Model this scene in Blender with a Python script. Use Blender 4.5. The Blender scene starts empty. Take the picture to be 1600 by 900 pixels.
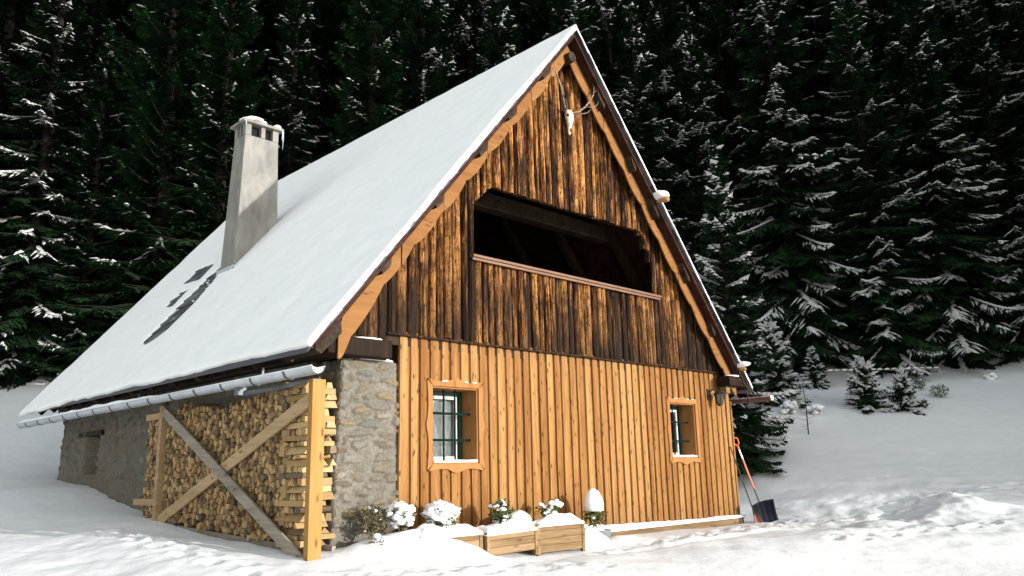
import bpy, math, random
import numpy as np
from mathutils import Vector, Matrix

# ------------------------------------------------------------------ camera, sky, sun, exposure
sc = bpy.context.scene
COL = sc.collection
cam_d = bpy.data.cameras.new("camera"); cam = bpy.data.objects.new("camera", cam_d); COL.objects.link(cam)
cam_d.sensor_width = 36.0; cam_d.lens = 1260.6 / 1600 * 36.0
cam_d.clip_start = 0.1; cam_d.clip_end = 1000
def cam_matrix(loc, yaw, pit, rol):
    a, b, r = [math.radians(v) for v in (yaw, pit, rol)]
    fw = Vector((-math.sin(a)*math.cos(b), math.cos(a)*math.cos(b), math.sin(b)))
    rt = Vector((math.cos(a), math.sin(a), 0)); up = rt.cross(fw)
    R = rt*math.cos(r) + up*math.sin(r); U = up*math.cos(r) - rt*math.sin(r)
    m = Matrix((R, U, -fw)).transposed().to_4x4(); m.translation = loc
    return m
cam.matrix_world = cam_matrix((-6.72, -9.036, 0.732), -44.78, 12.674, -1.331)
sc.camera = cam
SUN = Vector((0.31, -1.0, 0.205)).normalized()
w = bpy.data.worlds.new("World"); sc.world = w; w.use_nodes = True
nt = w.node_tree; bg = nt.nodes["Background"]
sky = nt.nodes.new("ShaderNodeTexSky"); sky.sky_type = 'NISHITA'; sky.sun_disc = False
sky.sun_elevation = math.asin(SUN.z); sky.sun_rotation = math.atan2(SUN.x, SUN.y)
sky.altitude = 900; sky.air_density = 1.9; sky.dust_density = 1.5; sky.ozone_density = 1.5
hs = nt.nodes.new("ShaderNodeHueSaturation"); hs.inputs["Saturation"].default_value = 0.34   # camera white balance set for the shade
nt.links.new(sky.outputs[0], hs.inputs["Color"]); nt.links.new(hs.outputs[0], bg.inputs[0]); bg.inputs[1].default_value = 0.15
sun_d = bpy.data.lights.new("sun", 'SUN'); sun = bpy.data.objects.new("sun", sun_d); COL.objects.link(sun)
sun_d.energy = 2.0; sun_d.angle = math.radians(0.6); sun_d.color = (1.0, 0.965, 0.92)
sun.rotation_euler = SUN.to_track_quat('Z', 'Y').to_euler(); sun.location = (10, -30, 20)
sc.view_settings.view_transform = 'Standard'; sc.view_settings.look = 'None'
sc.view_settings.gamma = 1.0; sc.view_settings.exposure = 1.56; sc.view_settings.use_curve_mapping = False
sc.render.engine = 'CYCLES'
sc.cycles.max_bounces = 6; sc.cycles.diffuse_bounces = 4

RNG = random.Random(7)
NR = np.random.default_rng(11)

# ------------------------------------------------------------------ numpy noise
_P = np.random.default_rng(3).random((256, 256))
def vnoise(x, y):
    x = np.asarray(x, float); y = np.asarray(y, float)
    xi = np.floor(x).astype(int); yi = np.floor(y).astype(int); fx = x-xi; fy = y-yi
    fx = fx*fx*(3-2*fx); fy = fy*fy*(3-2*fy)
    g = lambda i, j: _P[i % 256, j % 256]
    return (g(xi, yi)*(1-fx)+g(xi+1, yi)*fx)*(1-fy)+(g(xi, yi+1)*(1-fx)+g(xi+1, yi+1)*fx)*fy - 0.5
def fbm(x, y, o=4, g=.5):
    s = 0; a = 1
    for i in range(o):
        s = s + a*vnoise(x*2**i + 17.3*i, y*2**i + 5.1*i); a *= g
    return s
def sstep(a, b, x):
    t = np.clip((x-a)/(b-a), 0, 1); return t*t*(3-2*t)

# ------------------------------------------------------------------ materials
def new_mat(name):
    m = bpy.data.materials.new(name); m.use_nodes = True
    n = m.node_tree.nodes; l = m.node_tree.links
    return m, n, l, n["Principled BSDF"]
def ramp(n, stops):
    r = n.new("ShaderNodeValToRGB"); e = r.color_ramp.elements
    while len(e) < len(stops): e.new(0.5)
    for i, (p, c) in enumerate(stops): e[i].position = p; e[i].color = (*c, 1)
    return r
def noise(n, l, vec, scale, detail=4, rough=.55, dist=0):
    t = n.new("ShaderNodeTexNoise"); t.inputs["Scale"].default_value = scale; t.inputs["Detail"].default_value = detail
    t.inputs["Roughness"].default_value = rough; t.inputs["Distortion"].default_value = dist
    l.new(vec, t.inputs["Vector"]); return t
def mapping(n, l, src, sc_):
    m = n.new("ShaderNodeMapping"); m.inputs["Scale"].default_value = sc_; l.new(src, m.inputs["Vector"]); return m.outputs[0]
def objco(n): return n.new("ShaderNodeTexCoord").outputs["Object"]
def bump(n, l, bsdf, h, strength, dist):
    b = n.new("ShaderNodeBump"); b.inputs["Strength"].default_value = strength; b.inputs["Distance"].default_value = dist
    l.new(h, b.inputs["Height"]); l.new(b.outputs[0], bsdf.inputs["Normal"]); return b
def mix(n, l, fac, a, b, mode='MIX'):
    m = n.new("ShaderNodeMix"); m.data_type = 'RGBA'; m.blend_type = mode
    for inp, v in ((m.inputs[0], fac), (m.inputs[6], a), (m.inputs[7], b)):
        if isinstance(v, (int, float)): inp.default_value = v
        elif isinstance(v, tuple): inp.default_value = (*v, 1)
        else: l.new(v, inp)
    return m.outputs[2]
def math_(n, l, op, a, b=0.0, c=None):
    m = n.new("ShaderNodeMath"); m.operation = op
    for inp, v in zip(m.inputs, (a, b) if c is None else (a, b, c)):
        if isinstance(v, (int, float)): inp.default_value = v
        else: l.new(v, inp)
    return m.outputs[0]
def tintattr(n, l):
    a = n.new("ShaderNodeAttribute"); a.attribute_name = "tint"
    s = n.new("ShaderNodeSeparateColor"); l.new(a.outputs["Color"], s.inputs[0]); return s.outputs

def mat_wood(name, c_dark, c_mid, c_light, axis='Z', rough=.65, knots=.6, contrast=1.0, stain_shade=(.03, .022, .015), bstr=.5, gs=1.0, vary=.6, ksc=1.0, specks=False):
    m, n, l, b = new_mat(name); co = objco(n); t = tintattr(n, l)
    off = n.new("ShaderNodeCombineXYZ")
    l.new(math_(n, l, 'MULTIPLY', t[0], 37.0), off.inputs[0]); l.new(math_(n, l, 'MULTIPLY', t[0], 91.0), off.inputs[1]); l.new(math_(n, l, 'MULTIPLY', t[0], 53.0), off.inputs[2])
    va = n.new("ShaderNodeVectorMath"); va.operation = 'ADD'; l.new(co, va.inputs[0]); l.new(off.outputs[0], va.inputs[1])
    s = {'Z': (22, 22, 1.4), 'Y': (22, 1.4, 22), 'X': (1.4, 22, 22)}[axis]
    gr = noise(n, l, mapping(n, l, va.outputs[0], tuple(v*gs for v in s)), 1.0, 5, .6, .6)
    big = noise(n, l, mapping(n, l, va.outputs[0], tuple(v*.25*gs for v in s)), 1.0, 3, .5, .3)
    h = math_(n, l, 'ADD', math_(n, l, 'MULTIPLY', gr.outputs[0], .6), math_(n, l, 'MULTIPLY', big.outputs[0], .4))
    h2 = math_(n, l, 'ADD', h, math_(n, l, 'MULTIPLY', math_(n, l, 'SUBTRACT', t[0], .5), .22*vary))
    k = .13/contrast
    r = ramp(n, [(.5-1.3*k, c_dark), (.5, c_mid), (.5+1.2*k, c_light)]); l.new(h2, r.inputs[0])
    col = r.outputs[0]
    if knots:
        ks = {'Z': (9, 9, 3.2), 'Y': (9, 3.2, 9), 'X': (3.2, 9, 9)}[axis]; ks = tuple(v*ksc for v in ks)
        v = n.new("ShaderNodeTexVoronoi"); v.inputs["Scale"].default_value = 1.0; l.new(mapping(n, l, va.outputs[0], ks), v.inputs["Vector"])
        kr = ramp(n, [(.10, (1, 1, 1)), (.25, (0, 0, 0))]); l.new(v.outputs["Distance"], kr.inputs[0])
        col = mix(n, l, math_(n, l, 'MULTIPLY', kr.outputs[0], knots), col, tuple(c*.28 for c in c_dark) if sum(c_dark) > .15 else (.01, .008, .006))
    if specks:
        s1 = noise(n, l, mapping(n, l, va.outputs[0], (38, 38, 13)), 1.0, 5, .7, 1.2); s1r = ramp(n, [(.40, (.22, .16, .13)), (.50, (1, 1, 1)), (.60, (1, 1, 1)), (.68, (1.75, 1.6, 1.35))]); l.new(s1.outputs[0], s1r.inputs[0])
        s2 = noise(n, l, mapping(n, l, co, (3.5, 3.5, 2.0)), 1.0, 4, .65, .5); s2r = ramp(n, [(.36, (.42, .38, .34)), (.56, (1.12, 1.1, 1.05))]); l.new(s2.outputs[0], s2r.inputs[0])
        col = mix(n, l, 1.0, col, s1r.outputs[0], 'MULTIPLY'); col = mix(n, l, 1.0, col, s2r.outputs[0], 'MULTIPLY')
    col = mix(n, l, t[1], col, stain_shade)
    l.new(col, b.inputs["Base Color"]); b.inputs["Roughness"].default_value = rough
    b.inputs["Specular IOR Level"].default_value = .08
    bump(n, l, b, gr.outputs[0], bstr, .01)
    return m

def mat_noise(name, stops, scale=6, rough=.7, bstr=.3, bdist=.01, metallic=0, detail=5, sc3=(1, 1, 1), spec=.3):
    m, n, l, b = new_mat(name); co = mapping(n, l, objco(n), sc3)
    t = noise(n, l, co, scale, detail, .6); r = ramp(n, stops); l.new(t.outputs[0], r.inputs[0])
    l.new(r.outputs[0], b.inputs["Base Color"]); b.inputs["Roughness"].default_value = rough; b.inputs["Metallic"].default_value = metallic
    b.inputs["Specular IOR Level"].default_value = spec
    if bstr: bump(n, l, b, t.outputs[0], bstr, bdist)
    return m

def mat_snow(name, fine=1.0, alb=1.0):
    m, n, l, b = new_mat(name); co = objco(n)
    a = noise(n, l, co, 3.0, 4, .55); c = noise(n, l, co, 26.0, 4, .6); d = noise(n, l, co, 120.0, 2, .5)
    h = math_(n, l, 'ADD', math_(n, l, 'MULTIPLY', a.outputs[0], .8), math_(n, l, 'MULTIPLY', c.outputs[0], .22*fine))
    h = math_(n, l, 'ADD', h, math_(n, l, 'MULTIPLY', d.outputs[0], .04*fine))
    bump(n, l, b, h, .5, .06)
    r = ramp(n, [(.3, tuple(alb*v for v in (.80, .81, .82))), (.7, tuple(alb*v for v in (.85, .855, .86)))]); l.new(a.outputs[0], r.inputs[0]); l.new(r.outputs[0], b.inputs["Base Color"])
    b.inputs["Roughness"].default_value = .6; b.inputs["Specular IOR Level"].default_value = .15
    return m

M = {}
M['snow'] = mat_snow('snow'); M['branchsnow'] = mat_snow('branch_snow', 1.0, .62); M['groundsnow'] = mat_snow('ground_snow', .6, .84); M['roofsnow'] = mat_snow('roof_snow', .6)  # branch snow dimmed to stand for thin cover and the forest's weak light
M['siding'] = mat_wood('honey_pine', (.17, .072, .020), (.25, .122, .039), (.325, .182, .068), knots=.85, ksc=1.5, vary=1.05, contrast=1.0, stain_shade=(.085, .045, .02), bstr=.3)
M['oldwood'] = mat_wood('weathered_slab_wood', (.014, .006, .003), (.115, .047, .014), (.38, .185, .06), knots=.85, contrast=2.1, stain_shade=(.014, .009, .006), bstr=1.2, gs=1.7, ksc=1.5, specks=True, vary=.8)
M['barge'] = mat_wood('barge_board_wood', (.13, .055, .017), (.195, .09, .029), (.25, .125, .045), axis='X', knots=.5, contrast=.6, bstr=.2, gs=.6)
M['frame'] = mat_wood('window_surround_wood', (.20, .085, .026), (.29, .135, .045), (.35, .18, .07), knots=.4, contrast=.6, bstr=.2)
M['post'] = mat_wood('fresh_larch_post', (.22, .115, .034), (.31, .175, .055), (.38, .23, .085), knots=.7, contrast=.6, bstr=.25)
M['greyplank'] = mat_wood('grey_plank', (.14, .115, .09), (.24, .205, .165), (.34, .29, .24), axis='Y', knots=.6, contrast=.8, bstr=.4)
M['tanplank'] = mat_wood('tan_plank', (.24, .16, .09), (.36, .25, .14), (.45, .33, .2), axis='Y', knots=.6, contrast=.8, bstr=.4)
M['planter'] = mat_wood('planter_wood', (.11, .07, .03), (.21, .135, .07), (.29, .20, .11), axis='X', knots=.6, contrast=.9, bstr=.5)
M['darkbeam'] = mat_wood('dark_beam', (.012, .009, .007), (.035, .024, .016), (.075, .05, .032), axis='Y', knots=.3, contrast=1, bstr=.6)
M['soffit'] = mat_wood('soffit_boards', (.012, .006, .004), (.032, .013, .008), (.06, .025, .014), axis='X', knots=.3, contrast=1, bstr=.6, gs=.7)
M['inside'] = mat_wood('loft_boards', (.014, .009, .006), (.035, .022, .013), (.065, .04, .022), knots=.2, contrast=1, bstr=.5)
M['brownbrace'] = mat_wood('brown_brace', (.08, .04, .02), (.15, .075, .035), (.2, .1, .05), knots=.2, bstr=.4)
M['sill'] = mat_noise('pinkish_sill', [(.3, (.12, .062, .036)), (.7, (.19, .105, .065))], 9, .55, .2, sc3=(.3, 4, 4))
M['slate0'] = mat_noise('slate_shingle', [(.25, (.035, .035, .045)), (.5, (.07, .07, .085)), (.8, (.14, .14, .16))], 7, .7, .6, .02, sc3=(1, 6, 1))
def mat_shingle():
    m, n, l, b = new_mat('slate_shingle_courses'); t = tintattr(n, l); f = noise(n, l, mapping(n, l, objco(n), (4, 22, 4)), 2.0, 4, .6)
    r = ramp(n, [(0, (.022, .022, .03)), (.5, (.055, .056, .07)), (1, (.13, .13, .15))]); l.new(math_(n, l, 'ADD', t[0], math_(n, l, 'MULTIPLY', math_(n, l, 'SUBTRACT', f.outputs[0], .5), .6)), r.inputs[0])
    l.new(r.outputs[0], b.inputs["Base Color"]); b.inputs["Roughness"].default_value = .6; bump(n, l, b, f.outputs[0], .6, .01); return m
M['shingle'] = mat_shingle()
M['zinc'] = mat_noise('zinc', [(.3, (.42, .45, .48)), (.7, (.58, .61, .64))], 5, .42, .08, .004, metallic=.55, spec=.5)
M['zincdark'] = mat_noise('zinc_bracket', [(.3, (.07, .08, .09)), (.7, (.13, .14, .15))], 8, .5, .1, metallic=.4)
M['brownmetal'] = mat_noise('brown_gutter', [(.3, (.10, .055, .045)), (.7, (.16, .09, .075))], 8, .45, .05, metallic=.3)
M['white'] = mat_noise('white_paint', [(.3, (.5, .5, .49)), (.7, (.6, .6, .59))], 5, .4, .05)
M['green'] = mat_noise('green_iron', [(.3, (.002, .009, .006)), (.7, (.005, .017, .012))], 12, .7, .2, spec=.05)
M['darkgreen'] = mat_noise('dark_green_paint', [(.3, (.006, .03, .02)), (.7, (.012, .045, .03))], 6, .5, .1)
M['curtain'] = mat_noise('grey_curtain', [(.3, (.20, .205, .21)), (.7, (.32, .325, .325))], 1.3, .8, .1, sc3=(3, 3, 1))
M['hollowshade'] = mat_noise('hollow_shade', [(.3, (.004, .004, .004)), (.7, (.012, .011, .010))], 3, .9, 0)  # near-black standing for the shade inside room, flue and skull hollows
M['black'] = mat_noise('black_iron', [(.3, (.008, .007, .007)), (.7, (.03, .027, .025))], 14, .55, .4)
M['lampglass'] = mat_noise('smoky_lamp_glass', [(.3, (.035, .035, .032)), (.7, (.075, .07, .06))], 6, .2, 0, spec=.6)
M['orange'] = mat_noise('orange_plastic', [(.3, (.75, .14, .025)), (.7, (.85, .20, .04))], 5, .4, .05)
M['redtube'] = mat_noise('faded_red_tube', [(.3, (.62, .13, .07)), (.7, (.72, .20, .12))], 9, .45, .05)
M['alu'] = mat_noise('aluminium_tube', [(.3, (.6, .6, .6)), (.7, (.75, .75, .75))], 9, .35, .05, metallic=.6)
M['steel'] = mat_noise('steel_tube', [(.3, (.03, .028, .026)), (.7, (.06, .055, .05))], 9, .6, .05, spec=.1)
M['blade'] = mat_noise('dark_blue_plastic', [(.3, (.002, .0035, .007)), (.7, (.004, .0065, .012))], 4, .5, .05, spec=.08)
M['redblade'] = mat_noise('dark_red_plastic', [(.3, (.10, .02, .018)), (.7, (.16, .035, .03))], 4, .5, .05)
M['pot'] = mat_noise('grey_plastic_pot', [(.3, (.13, .15, .17)), (.7, (.18, .20, .22))], 4, .5, .05)
M['bone'] = mat_noise('bone', [(.3, (.30, .26, .20)), (.6, (.48, .45, .38))], 14, .6, .3)
M['antler'] = mat_noise('antler', [(.3, (.10, .07, .045)), (.6, (.25, .19, .13)), (.8, (.42, .35, .27))], 18, .55, .5)
M['bark'] = mat_noise('spruce_bark', [(.3, (.004, .003, .0025)), (.7, (.014, .011, .009))], 12, .9, .8, .02, sc3=(1, 1, .3))
M['leaf'] = mat_noise('boxwood_leaf', [(.3, (.02, .045, .012)), (.7, (.07, .11, .03))], 20, .6, 0)
M['drybush'] = mat_noise('dry_twigs', [(.3, (.07, .06, .03)), (.7, (.16, .14, .07))], 20, .8, 0)

def mat_needles(name, a, b_):
    m, n, l, b = new_mat(name); t = tintattr(n, l)
    c = mix(n, l, t[0], a, b_)
    oi = n.new("ShaderNodeObjectInfo")
    hsv = n.new("ShaderNodeHueSaturation"); l.new(c, hsv.inputs["Color"])
    l.new(math_(n, l, 'MULTIPLY_ADD', oi.outputs["Random"], .5, .75), hsv.inputs["Value"])
    l.new(hsv.outputs[0], b.inputs["Base Color"]); b.inputs["Roughness"].default_value = .75; b.inputs["Specular IOR Level"].default_value = .1
    return m
M['needles'] = mat_needles('spruce_needles', (.006, .017, .008), (.019, .048, .016))

def mat_firewood():
    m, n, l, b = new_mat('split_firewood'); co = objco(n); t = tintattr(n, l)
    gr = noise(n, l, mapping(n, l, co, (6, 40, 40)), 1.0, 4, .6)
    r = ramp(n, [(0, (.08, .06, .045)), (.12, (.15, .10, .055)), (.3, (.26, .165, .078)), (.65, (.37, .245, .115)), (1, (.48, .345, .18))])
    l.new(math_(n, l, 'ADD', t[0], math_(n, l, 'MULTIPLY', math_(n, l, 'SUBTRACT', gr.outputs[0], .5), .35)), r.inputs[0])
    col = mix(n, l, t[1], r.outputs[0], (.06, .05, .042))
    l.new(col, b.inputs["Base Color"]); b.inputs["Roughness"].default_value = .8; b.inputs["Specular IOR Level"].default_value = .15
    bump(n, l, b, gr.outputs[0], .5, .008)
    return m
M['firewood'] = mat_firewood()

def mat_stone():
    m, n, l, b = new_mat('rubble_masonry'); co = objco(n); t = tintattr(n, l)
    f = noise(n, l, co, 26, 6, .65); g = noise(n, l, co, 4.0, 4, .6)
    st = ramp(n, [(0, (.115, .10, .075)), (.35, (.165, .14, .10)), (.6, (.20, .155, .095)), (.8, (.14, .14, .13)), (1, (.25, .22, .17))]); l.new(t[0], st.inputs[0])
    mo = ramp(n, [(.3, (.14, .13, .11)), (.7, (.205, .19, .16))]); l.new(g.outputs[0], mo.inputs[0])
    col = mix(n, l, t[1], st.outputs[0], mo.outputs[0])
    sp = ramp(n, [(.3, (.55, .55, .55)), (.6, (1, 1, 1))]); l.new(f.outputs[0], sp.inputs[0])
    col = mix(n, l, 1.0, col, sp.outputs[0], 'MULTIPLY')
    col = mix(n, l, t[2], col, (.085, .08, .07))
    l.new(col, b.inputs["Base Color"]); b.inputs["Roughness"].default_value = .9; b.inputs["Specular IOR Level"].default_value = .1
    bump(n, l, b, math_(n, l, 'ADD', f.outputs[0], g.outputs[0]), .7, .02)
    return m
M['stone'] = mat_stone()

def mat_render():
    m, n, l, b = new_mat('chimney_render'); co = objco(n)
    g = noise(n, l, mapping(n, l, co, (2.2, 2.2, 1.0)), 1.6, 5, .6, .4); f = noise(n, l, co, 30, 4, .6)
    r = ramp(n, [(.3, (.14, .137, .127)), (.5, (.205, .20, .185)), (.7, (.27, .26, .235))]); l.new(g.outputs[0], r.inputs[0])
    s = noise(n, l, mapping(n, l, co, (16, 16, .7)), 1.0, 3, .6); sr = ramp(n, [(.62, (0, 0, 0)), (.74, (1, 1, 1))]); l.new(s.outputs[0], sr.inputs[0])
    sep = n.new("ShaderNodeSeparateXYZ"); l.new(co, sep.inputs[0])
    hi = n.new("ShaderNodeMapRange"); l.new(sep.outputs[2], hi.inputs[0]); hi.inputs[1].default_value = 7.0; hi.inputs[2].default_value = 7.9
    col = mix(n, l, math_(n, l, 'MULTIPLY', sr.outputs[0], math_(n, l, 'MULTIPLY', hi.outputs[0], .7)), r.outputs[0], (.10, .085, .06))
    l.new(col, b.inputs["Base Color"]); b.inputs["Roughness"].default_value = .85; b.inputs["Specular IOR Level"].default_value = .15
    bump(n, l, b, f.outputs[0], .25, .01)
    return m
M['render'] = mat_render()
def mat_glass():
    m, n, l, b = new_mat('window_glass')
    b.inputs["Base Color"].default_value = (.9, .95, .95, 1); b.inputs["Roughness"].default_value = .03
    b.inputs["Transmission Weight"].default_value = 1.0; b.inputs["IOR"].default_value = 1.3
    return m
M['glass'] = mat_glass()
def mat_ice():
    m, n, l, b = new_mat('ice'); b.inputs["Base Color"].default_value = (.8, .88, .92, 1); b.inputs["Roughness"].default_value = .15
    b.inputs["Transmission Weight"].default_value = .6; b.inputs["IOR"].default_value = 1.31; return m
M['ice'] = mat_ice()

# ------------------------------------------------------------------ mesh builder
class MB:
    def __init__(s): s.v = []; s.f = []; s.t = []
    def add(s, vs, fs, tint=(.5, 0, 0)):
        o = len(s.v); s.v.extend([tuple(p) for p in vs]); s.f.extend([tuple(i+o for i in f) for f in fs])
        if isinstance(tint, list): s.t.extend(tint)
        else: s.t.extend([tint]*len(vs))
        return s
    def box(s, a, b, tint=None, jit=0):
        if tint is None: tint = (RNG.random(), 0, 0)
        x0, y0, z0 = a; x1, y1, z1 = b
        vs = [(x, y, z) for z in (z0, z1) for y in (y0, y1) for x in (x0, x1)]
        if jit: vs = [tuple(c+RNG.uniform(-jit, jit) for c in p) for p in vs]
        return s.add(vs, [(0, 2, 3, 1), (4, 5, 7, 6), (0, 1, 5, 4), (2, 6, 7, 3), (0, 4, 6, 2), (1, 3, 7, 5)], tint)
    def beam(s, p0, p1, w, h, up=(0, 0, 1), tint=None, n=1):
        if tint is None: tint = (RNG.random(), 0, 0)
        p0 = Vector(p0); p1 = Vector(p1); d = (p1-p0).normalized(); u = Vector(up); u = (u-d*u.dot(d)).normalized(); r = d.cross(u)
        vs = []; fs = []
        for i in range(n+1):
            p = p0.lerp(p1, i/n)
            for a, b in ((-1, -1), (1, -1), (1, 1), (-1, 1)): vs.append(p + r*a*w/2 + u*b*h/2)
        for i in range(n):
            for k in range(4): fs.append((i*4+k, i*4+(k+1) % 4, i*4+4+(k+1) % 4, i*4+4+k))
        fs += [(3, 2, 1, 0), tuple(n*4+k for k in range(4))]
        return s.add(vs, fs, tint)
    def tube(s, pts, rad, n=8, tint=None, cap=True):
        if tint is None: tint = (RNG.random(), 0, 0)
        pts = [Vector(p) for p in pts]
        if not isinstance(rad, (list, tuple)): rad = [rad]*len(pts)
        vs = []; fs = []; prev = None
        for i, p in enumerate(pts):
            d = (pts[min(i+1, len(pts)-1)]-pts[max(i-1, 0)]).normalized()
            if prev is None: u = d.orthogonal().normalized()
            else: u = (prev-d*prev.dot(d)).normalized()
            prev = u; r = d.cross(u)
            for k in range(n):
                a = 2*math.pi*k/n; vs.append(p+(u*math.cos(a)+r*math.sin(a))*rad[i])
        for i in range(len(pts)-1):
            for k in range(n): fs.append((i*n+k, i*n+(k+1) % n, (i+1)*n+(k+1) % n, (i+1)*n+k))
        if cap: fs += [tuple(range(n-1, -1, -1)), tuple((len(pts)-1)*n+k for k in range(n))]
        return s.add(vs, fs, tint)
    def prism(s, poly, vec, tint=None):
        if tint is None: tint = (RNG.random(), 0, 0)
        n = len(poly); vec = Vector(vec); a = [Vector(p) for p in poly]
        return s.add(a+[p+vec for p in a], [tuple(range(n-1, -1, -1)), tuple(range(n, 2*n))]+[(i, (i+1) % n, n+(i+1) % n, n+i) for i in range(n)], tint)
    def blob(s, c, r, seed=0, amp=.18, nu=14, nv=9, fr=1.6, flat=None, tint=(.5, 0, 0)):
        c = Vector(c); vs = [];
        for j in range(nv+1):
            th = math.pi*j/nv
            for i in range(nu):
                ph = 2*math.pi*i/nu
                d = Vector((math.sin(th)*math.cos(ph), math.sin(th)*math.sin(ph), math.cos(th)))
                k = 1+amp*2*float(fbm(d.x*fr+seed*3.1+d.z*fr, d.y*fr+seed*1.7-d.z*fr*.7, 3))
                p = Vector((d.x*r[0]*k, d.y*r[1]*k, d.z*r[2]*k))
                if flat is not None and p.z < flat: p.z = flat
                vs.append(c+p)
        fs = [(j*nu+i, (j+1)*nu+i, (j+1)*nu+(i+1) % nu, j*nu+(i+1) % nu) for j in range(nv) for i in range(nu)]
        return s.add(vs, fs, tint)
    def build(s, name, mat, parent=None, smooth=False, bevel=0):
        me = bpy.data.meshes.new(name); me.from_pydata(s.v, [], s.f); 
        a = me.color_attributes.new("tint", 'FLOAT_COLOR', 'POINT')
        arr = np.ones((len(s.v), 4), np.float32); arr[:, :3] = np.array(s.t, np.float32).reshape(-1, 3); a.data.foreach_set("color", arr.ravel())
        me.materials.append(mat)
        if smooth: me.polygons.foreach_set("use_smooth", [True]*len(me.polygons))
        me.update()
        o = bpy.data.objects.new(name, me); COL.objects.link(o)
        if parent is not None: o.parent = parent; o.matrix_parent_inverse = parent_inv(parent)
        if bevel:
            b = o.modifiers.new("bevel", 'BEVEL'); b.width = bevel; b.segments = 2; b.limit_method = 'ANGLE'
        return o
def parent_inv(p):
    m = Matrix.Identity(4); q = p
    while q is not None: m = Matrix.Translation(q.location) @ m; q = q.parent
    return m.inverted()
def grid_mesh(name, V, mat, parent=None, tint=None, extra_faces=None, smooth=True):
    nu, nv = V.shape[:2]; idx = np.arange(nu*nv).reshape(nu, nv)
    f = np.stack([idx[:-1, :-1], idx[1:, :-1], idx[1:, 1:], idx[:-1, 1:]], -1).reshape(-1, 4)
    me = bpy.data.meshes.new(name); me.vertices.add(nu*nv); me.vertices.foreach_set("co", V.astype(np.float32).ravel())
    me.loops.add(f.size); me.loops.foreach_set("vertex_index", f.ravel().astype(np.int32))
    me.polygons.add(len(f)); me.polygons.foreach_set("loop_start", np.arange(0, f.size, 4, dtype=np.int32)); me.polygons.foreach_set("loop_total", np.full(len(f), 4, np.int32))
    me.polygons.foreach_set("use_smooth", np.full(len(f), smooth))
    me.update(calc_edges=True); me.validate()
    if tint is not None:
        a = me.color_attributes.new("tint", 'FLOAT_COLOR', 'POINT'); arr = np.ones((nu*nv, 4), np.float32); arr[:, :3] = tint.reshape(-1, 3); a.data.foreach_set("color", arr.ravel())
    me.materials.append(mat); o = bpy.data.objects.new(name, me); COL.objects.link(o)
    if parent is not None: o.parent = parent
    return o
def empty(name, loc, label=None, cat=None, group=None):
    o = bpy.data.objects.new(name, None); COL.objects.link(o); o.location = loc; o.empty_display_size = .2
    return tag(o, label, cat, group)
def tag(o, label=None, cat=None, group=None, kind=None):
    if label: o['label'] = label
    if cat: o['category'] = cat
    if group: o['group'] = group
    if kind: o['kind'] = kind
    return o

# ------------------------------------------------------------------ terrain (snow-covered ground)
CP = np.array([
 (-6.7,-9,-.95),(0,-9,-1.0),(6,-8,-.95),(-7,-3,-.75),(-12,-9,-.8),(-14,0,-.5),
 (-1.5,-.4,-.27),(-1.6,-2,-.55),(0,-.3,-.16),(.9,-1.1,-.50),(2.0,-.9,-.46),(3.2,-.9,-.46),(4.5,-.5,-.40),(6.3,-.4,-.40),(8.6,-.3,-.40),(8.6,-1.6,-.40),(4.5,-1.5,-.42),(6.5,-1.6,-.40),(8.8,-2.8,-.40),(6,-2.5,-.44),(5,-3.2,-.58),(1,-2.4,-.66),(9,-5,-.60),(14,-9,-.6),(3,-5,-.8),
 (-1.2,2,-.12),(-1.5,4.2,.06),(-1.1,6,.16),(-1.2,9,.58),(-1.2,11.4,.80),(-4,6,.0),(-4,1,-.38),(-8,5,-.2),(-3.4,11,.45),(-7,12,.5),(-12,12,.6),
 (-1.7,14.1,1.0),(-.6,18.7,2.3),(.4,23.4,3.7),(2.1,31.5,7),(5.9,48.8,14),(11,72,23),
 (-7.3,19.7,1.6),(-7.4,25.4,3.4),(-7.5,31.2,5.2),(-7.7,41.2,8.5),(-8.1,62.8,16),(-20,25,3.4),(-22,60,15),
 (5.1,18.7,3.7),(8.1,25.6,7),(14.4,40.4,14),(22.8,60.2,23),(3.4,14.7,1.6),(8,11.6,1.1),(9.8,14,3.0),(14,19.7,6.5),(22.8,32.1,13),(34.7,48.5,22),
 (3.5,5,-.2),(9.2,3,-.30),(9.4,7,.2),
 (10.2,.6,-.36),(10.5,-1.9,-.38),(12.3,1.6,.62),(14,0,.78),(15.8,-1.8,.85),(17.5,-3.5,.9),(21.1,-7,1.0),(25.8,-11.7,1.0),
 (12.1,-.4,.25),(13.2,-2.8,.15),(14.5,-4.4,.12),
 (16,3.7,2.25),(17.9,1.7,2.3),(20,-.4,2.4),(22.2,-2.5,2.5),(26.4,-6.7,2.7),(32,-12,2.8),
 (19.6,5.7,3.5),(21.9,3.5,3.6),(24.3,1,3.8),(26.8,-1.4,4.1),(31.7,-6.3,4.4),(38,-12.8,4.5),
 (25.9,9.3,7),(28.8,6.5,7.2),(34.9,.4,7.8),(49,-13,8),(38.6,16.4,14),(51,4.1,14),(70,-15,14),(56.8,26.6,23),(74,9.4,23),(100,-18,22),
 (20,-16,-.2),(30,-30,0),(10,-25,-1),(-10,-30,-1.5),(60,-40,2),(-60,0,0),(-60,60,14),(0,-80,-2),(90,-70,3),(90,70,35),(20,110,38),(-60,110,34)], float)
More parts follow.
